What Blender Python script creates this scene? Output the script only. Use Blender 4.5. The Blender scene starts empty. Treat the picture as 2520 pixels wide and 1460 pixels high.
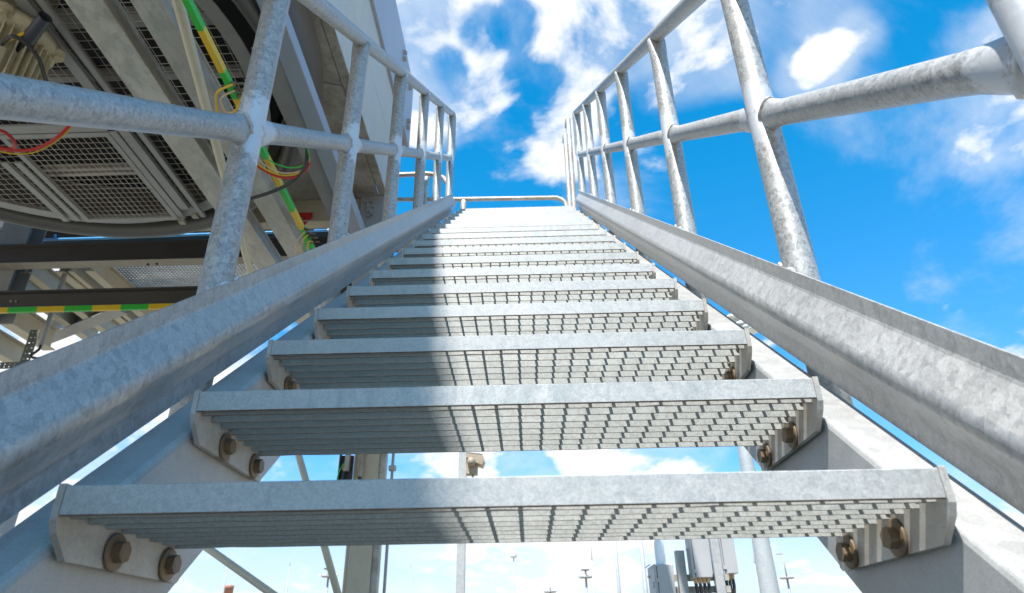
import bpy, bmesh, math, random
from mathutils import Vector, Matrix
random.seed(7)
S = bpy.context.scene
COL = S.collection

# ------------------------------------------------------------------ camera
CAM = Vector((0.02797, -0.68983, -0.15572))
RT = Vector((0.999613, 0.023585, -0.014745))
UP = Vector((0.024006, -0.463777, 0.885627))
FW = Vector((-0.014049, 0.885638, 0.464164))
FPX = 1656.45                       # focal length in 2520 px wide units
cd = bpy.data.cameras.new('camera')
cam = bpy.data.objects.new('camera', cd); COL.objects.link(cam)
cam.matrix_world = Matrix(((RT.x, UP.x, -FW.x, CAM.x), (RT.y, UP.y, -FW.y, CAM.y), (RT.z, UP.z, -FW.z, CAM.z), (0, 0, 0, 1)))
cd.sensor_width = 36; cd.lens = FPX / 2520 * 36
cd.clip_start = 0.02; cd.clip_end = 3000
cd.dof.use_dof = True; cd.dof.focus_distance = 1.55; cd.dof.aperture_fstop = 9
S.camera = cam

# ------------------------------------------------------------------ sun direction (the way light travels)
SUN_D = Vector((0.195, 0.58, -1.0)).normalized()
elev = math.asin(-SUN_D.z)
az = math.atan2(-SUN_D.x, -SUN_D.y)          # compass angle of the sun measured from +Y towards +X
sl = bpy.data.lights.new('sun', 'SUN'); sl.energy = 5.0; sl.angle = math.radians(0.75); sl.color = (1, 0.97, 0.93)
so = bpy.data.objects.new('sun', sl); COL.objects.link(so)
so.rotation_euler = SUN_D.to_track_quat('-Z', 'Y').to_euler()

# ------------------------------------------------------------------ view
S.view_settings.view_transform = 'Standard'; S.view_settings.look = 'None'
S.view_settings.exposure = 0.81; S.view_settings.gamma = 1
S.view_settings.use_curve_mapping = False

def at(px, py, ax, val):
    """point of the place seen at photo coordinate (2520 px wide) on the plane axis=val"""
    d = RT * ((px - 1260) / FPX) - UP * ((py - 730) / FPX) + FW
    t = (val - CAM[ax]) / d[ax]
    return CAM + d * t

# ------------------------------------------------------------------ world: sky with clouds
W = bpy.data.worlds.new('World'); S.world = W; W.use_nodes = True
nt = W.node_tree; nt.nodes.clear()
def wn(t, **k):
    n = nt.nodes.new(t)
    for a, b in k.items(): setattr(n, a, b)
    return n
def wmath(op, a, b=None, c=None, clamp=False):
    n = wn('ShaderNodeMath', operation=op, use_clamp=clamp)
    for i, v in enumerate((a, b, c)):
        if v is None: continue
        if isinstance(v, (int, float)): n.inputs[i].default_value = v
        else: nt.links.new(v, n.inputs[i])
    return n.outputs[0]
def build_world():
    L = nt.links
    sky = wn('ShaderNodeTexSky', sky_type='NISHITA', sun_disc=False)
    sky.sun_elevation = elev; sky.sun_rotation = az; sky.air_density = 1.0; sky.dust_density = 0.4; sky.ozone_density = 2.5
    tc = wn('ShaderNodeTexCoord')
    D = tc.outputs['Generated']
    sx = wn('ShaderNodeSeparateXYZ'); L.new(D, sx.inputs[0])
    z = sx.outputs['Z']
    # saturated azure
    hs = wn('ShaderNodeHueSaturation'); L.new(sky.outputs[0], hs.inputs['Color'])
    hs.inputs['Hue'].default_value = 0.5; hs.inputs['Saturation'].default_value = 1.28
    hs.inputs['Value'].default_value = 1.0
    ti = wn('ShaderNodeMix', data_type='RGBA', blend_type='MULTIPLY'); ti.inputs[0].default_value = 1
    L.new(hs.outputs[0], ti.inputs[6])
    tl = wn('ShaderNodeMapRange'); L.new(z, tl.inputs['Value']); tl.inputs['From Min'].default_value = 0.15; tl.inputs['From Max'].default_value = 0.6
    tm = wn('ShaderNodeMix', data_type='RGBA'); L.new(tl.outputs[0], tm.inputs[0]); tm.inputs[6].default_value = (0.5, 1.55, 2.2, 1); tm.inputs[7].default_value = (*SKY_TINT, 1)
    L.new(tm.outputs[2], ti.inputs[7])
    # white haze low down
    h1 = wn('ShaderNodeMapRange', interpolation_type='SMOOTHSTEP'); L.new(z, h1.inputs['Value'])
    h1.inputs['From Min'].default_value = 0.30; h1.inputs['From Max'].default_value = 0.04; h1.inputs['To Min'].default_value = 0.0; h1.inputs['To Max'].default_value = 0.92
    hz = wmath('MAXIMUM', h1.outputs[0], wmath('MULTIPLY', wmath('POWER', wmath('SUBTRACT', 1.0, wmath('MAXIMUM', z, 0.0), clamp=True), 4.0), 0.5), clamp=True)
    hm = wn('ShaderNodeMix', data_type='RGBA'); L.new(hz, hm.inputs[0]); L.new(ti.outputs[2], hm.inputs[6]); hm.inputs[7].default_value = HAZE
    # cloud field: fractal noise on a flat layer overhead
    zz = wmath('ADD', wmath('MAXIMUM', z, 0.0), 0.35)
    inv = wmath('DIVIDE', 1.0, zz)
    vs = wn('ShaderNodeVectorMath', operation='SCALE'); L.new(D, vs.inputs[0]); L.new(inv, vs.inputs['Scale'])
    mp = wn('ShaderNodeMapping'); L.new(vs.outputs[0], mp.inputs['Vector']); mp.inputs['Location'].default_value = (3.1, 1.7, 0.4)
    n1 = wn('ShaderNodeTexNoise'); L.new(mp.outputs[0], n1.inputs['Vector'])
    n1.inputs['Scale'].default_value = 5.5; n1.inputs['Detail'].default_value = 9; n1.inputs['Roughness'].default_value = 0.56
    n1.inputs['Distortion'].default_value = 0.25
    n2 = wn('ShaderNodeTexNoise'); L.new(mp.outputs[0], n2.inputs['Vector'])
    n2.inputs['Scale'].default_value = 1.6; n2.inputs['Detail'].default_value = 3; n2.inputs['Roughness'].default_value = 0.5
    acc = wmath('MULTIPLY', wmath('SUBTRACT', n1.outputs[0], 0.52), 6.0)
    acc = wmath('ADD', acc, wmath('MULTIPLY', wmath('SUBTRACT', n2.outputs[0], 0.5), 0.7))
    acc = wmath('SUBTRACT', acc, 0.16)
    nrm = wn('ShaderNodeVectorMath', operation='NORMALIZE'); L.new(D, nrm.inputs[0])
    lob = None; neg = None
    for (d, rad, amp) in CLOUDS:
        dp = wn('ShaderNodeVectorMath', operation='DOT_PRODUCT'); L.new(nrm.outputs[0], dp.inputs[0]); dp.inputs[1].default_value = d
        mr = wn('ShaderNodeMapRange', interpolation_type='SMOOTHSTEP'); L.new(dp.outputs['Value'], mr.inputs['Value'])
        mr.inputs['From Min'].default_value = math.cos(rad * 1.7); mr.inputs['From Max'].default_value = 1.0
        mr.inputs['To Min'].default_value = 0; mr.inputs['To Max'].default_value = amp
        if amp > 0: lob = mr.outputs[0] if lob is None else wmath('ADD', lob, mr.outputs[0])
        else: neg = mr.outputs[0] if neg is None else wmath('ADD', neg, mr.outputs[0])
    lob = wmath('ADD', wmath('MINIMUM', lob, 1.05), neg)
    base_acc = acc
    acc = wmath('ADD', acc, lob)
    den = wn('ShaderNodeMapRange', interpolation_type='SMOOTHSTEP'); L.new(acc, den.inputs['Value'])
    den.inputs['From Min'].default_value = 0.0; den.inputs['From Max'].default_value = 1.0
    # thin translucent veil of cloud
    n4 = wn('ShaderNodeTexNoise'); L.new(mp.outputs[0], n4.inputs['Vector']); n4.inputs['Scale'].default_value = 2.6; n4.inputs['Detail'].default_value = 9; n4.inputs['Roughness'].default_value = 0.62; n4.inputs['Distortion'].default_value = 0.45
    veil = wn('ShaderNodeMapRange', interpolation_type='SMOOTHSTEP'); L.new(wmath('ADD', wmath('MULTIPLY', wmath('SUBTRACT', n4.outputs[0], 0.5), 3.2), wmath('MULTIPLY', lob, 0.42)), veil.inputs['Value'])
    veil.inputs['From Min'].default_value = -0.15; veil.inputs['From Max'].default_value = 0.9; veil.inputs['To Max'].default_value = 0.5
    dens = wmath('MAXIMUM', den.outputs[0], veil.outputs[0])
    n3 = wn('ShaderNodeTexNoise'); L.new(mp.outputs[0], n3.inputs['Vector'])
    n3.inputs['Scale'].default_value = 9; n3.inputs['Detail'].default_value = 4
    cc = wn('ShaderNodeMix', data_type='RGBA'); L.new(n3.outputs[0], cc.inputs[0])
    cc.inputs[6].default_value = (CW * 0.88, CW * 0.92, CW * 0.96, 1); cc.inputs[7].default_value = (CW * 1.12, CW * 1.12, CW * 1.12, 1)
    cm = wn('ShaderNodeMix', data_type='RGBA'); L.new(dens, cm.inputs[0]); L.new(hm.outputs[2], cm.inputs[6]); L.new(cc.outputs[2], cm.inputs[7])
    bg = wn('ShaderNodeBackground'); bg.inputs['Strength'].default_value = 0.075; L.new(cm.outputs[2], bg.inputs['Color'])
    out = wn('ShaderNodeOutputWorld'); L.new(bg.outputs[0], out.inputs['Surface'])
SKY_TINT = (0.03, 2.3, 2.25)
CW = 8.4
HAZE = (6.6, 7.3, 7.9, 1)
def dirpx(x, y):
    return tuple((RT * ((x - 1260) / FPX) - UP * ((y - 730) / FPX) + FW).normalized())
CL = [(1030, 60, 150, 1.15), (1150, 20, 150, .9), (1160, 125, 95, .8), (1060, 200, 105, 1.1), (1130, 270, 60, .5), (1290, 120, 80, .8), (1420, 120, 95, 1.0),
      (1500, 90, 60, .6), (1375, 235, 60, .8), (1570, 30, 50, .8), (1690, 90, 110, 1.0), (1770, 150, 60, .5), (1390, 350, 65, .55),
      (1340, 420, 100, .35), (1180, 330, 70, .25), (1960, 190, 36, .75), (2035, 150, 40, .85), (2110, 80, 32, .6), (2150, 100, 24, .4), (2400, 125, 55, .75), (2490, 85, 45, .5), (2330, 280, 50, .3), (1190, 72, 38, -.7), (1270, 62, 40, -.6), (1110, 160, 28, -.5), (1310, 200, 45, -.5), (1850, 40, 60, -.5), (2250, 190, 90, -.45), (2250, 40, 70, -.4),
      (2470, 300, 60, .35), (2385, 390, 30, .5), (2480, 440, 50, .4), (2440, 545, 50, .25), (2290, 700, 35, .6), (2450, 780, 90, .3),
      (1150, 1140, 130, .45), (1450, 1160, 220, .75), (700, 1180, 60, .5), (120, 850, 110, .8), (2450, 1230, 90, .6), (2060, 1460, 60, .7), (1300, 1330, 200, .25),
      (480, 950, 130, .9), (100, 1250, 200, .9), (1850, 560, 180, -.6), (2150, 560, 200, -.6), (1300, 560, 150, -.15), (1850, 300, 110, -.5), (1640, 330, 120, -.3), (760, 1150, 40, -.2), (1800, 1150, 60, -.5)]
CLOUDS = [(dirpx(x, y), r / FPX * 1.12, a * 1.15) for x, y, r, a in CL]
build_world()

# ------------------------------------------------------------------ materials
def mat(name, color, rough=0.6, metal=0.0, build=None, emit=None):
    m = bpy.data.materials.new(name); m.use_nodes = True
    n = m.node_tree.nodes; l = m.node_tree.links
    b = n['Principled BSDF']
    b.inputs['Base Color'].default_value = (*color, 1); b.inputs['Roughness'].default_value = rough; b.inputs['Metallic'].default_value = metal
    if build: build(n, l, b)
    return m
def coords(n, l, scale=(1, 1, 1), rnd=True):
    tc = n.new('ShaderNodeTexCoord'); src = tc.outputs['Object']
    if rnd:
        oi = n.new('ShaderNodeObjectInfo'); ml = n.new('ShaderNodeVectorMath'); ml.operation = 'SCALE'
        cmb = n.new('ShaderNodeCombineXYZ')
        for i in range(3): l.new(oi.outputs['Random'], cmb.inputs[i])
        l.new(cmb.outputs[0], ml.inputs[0]); ml.inputs['Scale'].default_value = 17.0
        ad = n.new('ShaderNodeVectorMath'); ad.operation = 'ADD'; l.new(src, ad.inputs[0]); l.new(ml.outputs[0], ad.inputs[1]); src = ad.outputs[0]
    mp = n.new('ShaderNodeMapping'); l.new(src, mp.inputs['Vector']); mp.inputs['Scale'].default_value = scale
    return mp.outputs[0]
def noise(n, l, vec, scale, detail=4, rough=0.5, dist=0):
    t = n.new('ShaderNodeTexNoise'); l.new(vec, t.inputs['Vector']); t.inputs['Scale'].default_value = scale
    t.inputs['Detail'].default_value = detail; t.inputs['Roughness'].default_value = rough; t.inputs['Distortion'].default_value = dist
    return t.outputs[0]
def ramp(n, l, fac, pts):
    r = n.new('ShaderNodeValToRGB'); l.new(fac, r.inputs[0])
    e = r.color_ramp.elements
    while len(e) < len(pts): e.new(0.5)
    for i, (p, c) in enumerate(pts):
        e[i].position = p; e[i].color = (*c, 1) if len(c) == 3 else c
    return r.outputs[0]
def mixc(n, l, fac, a, b, mode='MIX'):
    m = n.new('ShaderNodeMix'); m.data_type = 'RGBA'; m.blend_type = mode
    for i, v in ((0, fac), (6, a), (7, b)):
        if hasattr(v, 'is_linked'): l.new(v, m.inputs[i])
        elif isinstance(v, (int, float)): m.inputs[i].default_value = v
        else: m.inputs[i].default_value = (*v, 1)
    return m.outputs[2]
def g3(v, t=(1, 1, 1)): return (v * t[0], v * t[1], v * t[2])
def galv(name, lo=0.30, hi=0.50, tint=(0.97, 1.0, 1.01), scale=(1, 1, 1), cell=55, rough=0.42, metal=0.45, dirt=0.0, dirtcol=(0.22, 0.16, 0.10), rust=0.0, grain=0.12, dirtscale=5, patch=None, big_amt=0.06, streak=0.0):
    def bld(n, l, b):
        v = coords(n, l, scale)
        nz = n.new('ShaderNodeTexNoise'); l.new(v, nz.inputs['Vector']); nz.inputs['Scale'].default_value = cell * 0.7; nz.inputs['Detail'].default_value = 3
        mx = n.new('ShaderNodeVectorMath'); mx.operation = 'MULTIPLY_ADD'; l.new(nz.outputs['Color'], mx.inputs[0])
        mx.inputs[1].default_value = (0.9 / cell,) * 3; l.new(v, mx.inputs[2])
        vo = n.new('ShaderNodeTexVoronoi'); l.new(mx.outputs[0], vo.inputs['Vector']); vo.inputs['Scale'].default_value = cell
        sp = n.new('ShaderNodeSeparateColor'); l.new(vo.outputs['Color'], sp.inputs[0])
        v2 = n.new('ShaderNodeTexVoronoi'); l.new(mx.outputs[0], v2.inputs['Vector']); v2.inputs['Scale'].default_value = cell * 2.3
        s2 = n.new('ShaderNodeSeparateColor'); l.new(v2.outputs['Color'], s2.inputs[0])
        m = n.new('ShaderNodeMath'); m.operation = 'MULTIPLY_ADD'; l.new(s2.outputs[0], m.inputs[0]); m.inputs[1].default_value = 0.45
        m2 = n.new('ShaderNodeMath'); m2.operation = 'MULTIPLY'; l.new(sp.outputs[0], m2.inputs[0]); m2.inputs[1].default_value = 0.55
        l.new(m2.outputs[0], m.inputs[2])
        mid = (lo + hi) / 2
        c = ramp(n, l, m.outputs[0], [(0.1, g3(lo, tint)), (0.45, g3(mid, tint)), (0.62, g3(mid * 1.06, tint)), (0.95, g3(hi, tint))])
        big = noise(n, l, v, 3.0, 5, 0.6)
        c = mixc(n, l, 1.0, c, ramp(n, l, big, [(0.3, (1 - big_amt * 1.4,) * 3), (0.7, (1 + big_amt,) * 3)]), 'MULTIPLY')
        oi = n.new('ShaderNodeObjectInfo')
        c = mixc(n, l, 1.0, c, ramp(n, l, oi.outputs['Random'], [(0.0, (0.955,) * 3), (1.0, (1.035,) * 3)]), 'MULTIPLY')
        if streak > 0:
            sv = coords(n, l, (45, 45, 9)); sn = noise(n, l, sv, 1.0, 5, 0.7)
            sb = noise(n, l, v, 6, 3, 0.5)
            sm_ = n.new('ShaderNodeMath'); sm_.operation = 'MULTIPLY'; l.new(sn, sm_.inputs[0]); l.new(sb, sm_.inputs[1])
            c = mixc(n, l, ramp(n, l, sm_.outputs[0], [(0.27, (0, 0, 0)), (0.38, (streak,) * 3)]), c, (0.27, 0.29, 0.28))
        gr = noise(n, l, v, 420, 2, 0.6)
        c = mixc(n, l, grain, c, ramp(n, l, gr, [(0.35, (0.1, 0.1, 0.1)), (0.65, (0.9, 0.9, 0.9))]), 'OVERLAY')
        if dirt > 0:
            d = noise(n, l, v, dirtscale, 7, 0.65)
            f = ramp(n, l, d, [(0.5 - 0.12, (0, 0, 0)), (0.66, (dirt, dirt, dirt))])
            c = mixc(n, l, f, c, dirtcol)
        if rust > 0:
            d = noise(n, l, v, 28, 4, 0.6)
            f = ramp(n, l, d, [(0.70, (0, 0, 0)), (0.76, (rust, rust, rust))])
            c = mixc(n, l, f, c, (0.33, 0.13, 0.045))
        if patch:
            # brushed / sprayed zinc round the weld at the object's origin
            tc = n.new('ShaderNodeTexCoord')
            ln = n.new('ShaderNodeVectorMath'); ln.operation = 'MULTIPLY'; l.new(tc.outputs['Object'], ln.inputs[0]); ln.inputs[1].default_value = patch
            le = n.new('ShaderNodeVectorMath'); le.operation = 'LENGTH'; l.new(ln.outputs[0], le.inputs[0])
            pn = noise(n, l, v, 45, 5, 0.7)
            a1 = n.new('ShaderNodeMath'); a1.operation = 'MULTIPLY_ADD'; l.new(pn, a1.inputs[0]); a1.inputs[1].default_value = 0.85; l.new(le.outputs['Value'], a1.inputs[2])
            f = ramp(n, l, a1.outputs[0], [(0.0, (0.9, 0.9, 0.9)), (0.80, (0.85, 0.85, 0.85)), (0.92, (0, 0, 0))])
            c = mixc(n, l, f, c, (0.60, 0.61, 0.63))
            rs = noise(n, l, v, 70, 3, 0.6)
            a2 = n.new('ShaderNodeMath'); a2.operation = 'MULTIPLY_ADD'; l.new(rs, a2.inputs[0]); a2.inputs[1].default_value = 1.0; l.new(le.outputs['Value'], a2.inputs[2])
            f2 = ramp(n, l, a2.outputs[0], [(0.48, (0.4, 0.4, 0.4)), (0.56, (0, 0, 0))])
            c = mixc(n, l, f2, c, (0.30, 0.17, 0.10))
        l.new(c, b.inputs['Base Color'])
        rr = ramp(n, l, m.outputs[0], [(0.1, (rough * 0.85,) * 3), (0.9, (rough * 1.2,) * 3)])
        l.new(rr, b.inputs['Roughness'])
        bp = n.new('ShaderNodeBump'); bp.inputs['Strength'].default_value = 0.015; bp.inputs['Distance'].default_value = 0.0005
        l.new(noise(n, l, v, 60, 5, 0.6), bp.inputs['Height']); l.new(bp.outputs[0], b.inputs['Normal'])
    return mat(name, (0.4,) * 3, rough, metal, bld)
def painted(name, color, rough=0.55, var=0.12, dirt=0.3, dirtcol=(0.14, 0.10, 0.07), dscale=6, metal=0.0, scale=(1, 1, 1)):
    def bld(n, l, b):
        v = coords(n, l, scale)
        big = noise(n, l, v, 2.5, 6, 0.6)
        c = mixc(n, l, 1.0, color, ramp(n, l, big, [(0.3, (1 - var,) * 3), (0.7, (1 + var,) * 3)]), 'MULTIPLY')
        if dirt > 0:
            d = noise(n, l, v, dscale, 8, 0.68)
            c = mixc(n, l, ramp(n, l, d, [(0.48, (0, 0, 0)), (0.68, (dirt,) * 3)]), c, dirtcol)
        l.new(c, b.inputs['Base Color'])
        bp = n.new('ShaderNodeBump'); bp.inputs['Strength'].default_value = 0.1; bp.inputs['Distance'].default_value = 0.003
        l.new(noise(n, l, v, 40, 4, 0.6), bp.inputs['Height']); l.new(bp.outputs[0], b.inputs['Normal'])
    return mat(name, color, rough, metal, bld)

M = {}
M['nose'] = galv('galvanised nosing', 0.37, 0.45, (1.0, 0.985, 0.94), (1, 1, 1), 150, 0.5, 0.25, dirt=0.20, dirtcol=(0.34, 0.35, 0.33), rust=0.35, grain=0.14, dirtscale=14, streak=0.55)
M['bar'] = galv('galvanised grating bar', 0.37, 0.44, (0.985, 1.0, 0.965), (1, 1, 1), 200, 0.5, 0.2, dirt=0.16, dirtcol=(0.34, 0.35, 0.33), rust=0.25, grain=0.16, dirtscale=18)
def plate_halo():
    m = M['plate']; n = m.node_tree.nodes; l = m.node_tree.links; b = n['Principled BSDF']
    src = b.inputs['Base Color'].links[0].from_socket
    tc = n.new('ShaderNodeTexCoord'); c = src
    for yb in (0.113, 0.239):
        sb = n.new('ShaderNodeVectorMath'); sb.operation = 'SUBTRACT'; l.new(tc.outputs['Object'], sb.inputs[0]); sb.inputs[1].default_value = (0, yb + .003, -0.058)
        ml = n.new('ShaderNodeVectorMath'); ml.operation = 'MULTIPLY'; l.new(sb.outputs[0], ml.inputs[0]); ml.inputs[1].default_value = (0, 22, 16)
        le = n.new('ShaderNodeVectorMath'); le.operation = 'LENGTH'; l.new(ml.outputs[0], le.inputs[0])
        ns = noise(n, l, coords(n, l), 60, 4, 0.7)
        a = n.new('ShaderNodeMath'); a.operation = 'MULTIPLY_ADD'; l.new(ns, a.inputs[0]); a.inputs[1].default_value = 0.9; l.new(le.outputs['Value'], a.inputs[2])
        c = mixc(n, l, ramp(n, l, a.outputs[0], [(0.80, (0.75, 0.75, 0.75)), (1.0, (0.35, 0.35, 0.35))] ), c, (0.20, 0.135, 0.08)) if False else mixc(n, l, ramp(n, l, a.outputs[0], [(0.7, (0.85, 0.85, 0.85)), (1.0, (0.0, 0.0, 0.0))]), c, (0.20, 0.135, 0.08))
    l.new(c, b.inputs['Base Color'])
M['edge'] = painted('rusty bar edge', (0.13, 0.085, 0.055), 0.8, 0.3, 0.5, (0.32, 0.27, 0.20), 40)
M['plate'] = galv('galvanised end plate', 0.36, 0.47, (1.0, 0.97, 0.91), (1, 1, 1), 60, 0.5, 0.25, dirt=0.55, dirtcol=(0.36, 0.27, 0.18), rust=0.9, dirtscale=14)
M['bolt'] = painted('weathered bolt', (0.17, 0.12, 0.07), 0.6, 0.3, 0.5, (0.08, 0.055, 0.035), 60, metal=0.15)
M['stringer'] = galv('galvanised stringer', 0.34, 0.40, (1.0, 0.985, 0.955), (1, 1, 1), 30, 0.5, 0.08, dirt=0.12, dirtcol=(0.25, 0.24, 0.22), rust=0.3, dirtscale=9)
M['beam'] = galv('galvanised folded kick board', 0.31, 0.46, (1.0, 0.975, 0.94), (1, 0.8, 0.5), 100, 0.40, 0.25, dirt=0.0, dirtcol=(0.36, 0.33, 0.28), dirtscale=4)
M['tube'] = galv('galvanised tube', 0.27, 0.50, (1.0, 0.98, 0.94), (1, 1, 1), 150, 0.45, 0.3, dirt=0.06, dirtcol=(0.45, 0.42, 0.38))
M['post'] = galv('galvanised post with brushed welds', 0.25, 0.48, (1.0, 0.98, 0.94), (1, 1, 0.8), 135, 0.45, 0.3, dirt=0.06, dirtcol=(0.45, 0.42, 0.38), patch=(8, 8, 5.0))
M['brownrail'] = galv('weathered guardrail tube', 0.36, 0.6, (1.0, 0.98, 0.94), (1, 1, 1), 60, 0.5, 0.3, dirt=0.8, dirtcol=(0.36, 0.24, 0.14), dirtscale=9)
M['galvbeam'] = galv('galvanised carrier', 0.44, 0.60, (1.0, 0.96, 0.87), (1, 0.5, 1), 22, 0.42, 0.5, dirt=0.4, dirtcol=(0.30, 0.25, 0.18), dirtscale=4)
M['sheet'] = galv('galvanised casing sheet', 0.34, 0.50, (1.0, 0.93, 0.80), (1, 1, 1), 14, 0.5, 0.15, dirt=0.75, dirtcol=(0.20, 0.16, 0.12), dirtscale=5)
M['wall'] = painted('pale casing panel', (0.48, 0.46, 0.40), 0.5, 0.06, 0.45, (0.42, 0.50, 0.56), 3, metal=0.1, scale=(1, 2.2, 0.4))
M['fascia'] = painted('blue grey casing band', (0.33, 0.37, 0.44), 0.45, 0.08, 0.15, (0.2, 0.2, 0.22), 5, metal=0.2)
M['greypaint'] = painted('grey painted steel', (0.29, 0.285, 0.275), 0.5, 0.1, 0.2)
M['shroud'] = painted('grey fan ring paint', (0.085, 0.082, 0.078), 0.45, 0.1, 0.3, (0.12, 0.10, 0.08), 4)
M['dark'] = painted('dark brown steel', (0.068, 0.06, 0.056), 0.6, 0.15, 0.2, (0.10, 0.08, 0.06))
M['strut'] = painted('weathered dark strut', (0.12, 0.125, 0.11), 0.6, 0.15, 0.2)
M['darkflange'] = painted('paler flange underside', (0.30, 0.26, 0.21), 0.6, 0.1, 0.3)  # paler colour on the downward face of the cross beams
M['beige'] = painted('beige painted steel', (0.46, 0.40, 0.29), 0.5, 0.07, 0.3, (0.22, 0.16, 0.10), 5)
M['beigepipe'] = painted('cream conduit paint', (0.56, 0.50, 0.38), 0.45, 0.05, 0.2, (0.3, 0.25, 0.18), 8)
M['black'] = painted('interior shade black', (0.012, 0.012, 0.013), 0.8, 0.2, 0.0)  # near-black colour stands for the shade inside the casing
M['rubber'] = painted('black cable sheath', (0.02, 0.02, 0.022), 0.5, 0.2, 0.2)
M['yellow'] = painted('yellow paint', (0.66, 0.42, 0.012), 0.45, 0.06, 0.15, (0.3, 0.2, 0.05))
M['green'] = painted('green paint', (0.03, 0.42, 0.035), 0.45, 0.06, 0.1, (0.02, 0.12, 0.03))
M['red'] = painted('red sheath', (0.50, 0.02, 0.015), 0.4, 0.1, 0.1)
M['redlug'] = painted('red lifting lug paint', (0.42, 0.02, 0.015), 0.5, 0.1, 0.3)
M['cream'] = painted('cream wire', (0.62, 0.42, 0.26), 0.5, 0.05, 0.0)
M['motor'] = painted('beige motor paint', (0.56, 0.49, 0.33), 0.55, 0.12, 0.55, (0.12, 0.09, 0.05), 7)
M['pvc'] = painted('dark pvc conduit', (0.05, 0.055, 0.075), 0.45, 0.1, 0.1)
M['bluepipe'] = painted('bright blue tube', (0.10, 0.42, 0.85), 0.35, 0.05, 0.0)
M['wire'] = galv('mesh wire', 0.55, 0.70, (1.0, 0.94, 0.86), (1, 1, 1), 60, 0.5, 0.3, dirt=0.6, dirtcol=(0.25, 0.15, 0.09), dirtscale=3)
M['cab'] = painted('grey cabinet paint', (0.37, 0.36, 0.35), 0.4, 0.03, 0.1)
M['gland'] = painted('dusty brass gland', (0.50, 0.33, 0.17), 0.5, 0.1, 0.3)
M['lampbeige'] = painted('dusty lamp paint', (0.36, 0.28, 0.19), 0.5, 0.1, 0.4)
M['brick'] = painted('rust red chimney', (0.36, 0.15, 0.09), 0.7, 0.1, 0.3)
M['white'] = painted('white plastic', (0.78, 0.78, 0.78), 0.35, 0.02, 0.0)
M['lime'] = painted('lime green cap', (0.45, 0.80, 0.05), 0.35, 0.02, 0.0)
M['blue'] = painted('blue trim', (0.02, 0.16, 0.50), 0.4, 0.02, 0.0)
M['lampwhite'] = painted('lamp housing', (0.62, 0.62, 0.60), 0.35, 0.05, 0.2)
plate_halo()
def gnd(n, l, b):
    v = coords(n, l, (1, 1, 1), False)
    c = ramp(n, l, noise(n, l, v, 0.35, 8, 0.65), [(0.3, (0.26, 0.225, 0.17)), (0.7, (0.36, 0.32, 0.245))])
    c = mixc(n, l, 0.5, c, ramp(n, l, noise(n, l, v, 30, 4, 0.7), [(0.3, (0.20, 0.17, 0.13)), (0.7, (0.46, 0.40, 0.31))]))
    l.new(c, b.inputs['Base Color'])
M['ground'] = mat('pale gravel', (0.45, 0.39, 0.3), 0.95, 0, gnd)
def btl(n, l, b):
    b.inputs['Transmission Weight'].default_value = 0.3; b.inputs['IOR'].default_value = 1.2
M['bottle'] = mat('milky clear plastic', (0.95, 0.97, 0.99), 0.25, 0, btl)

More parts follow.
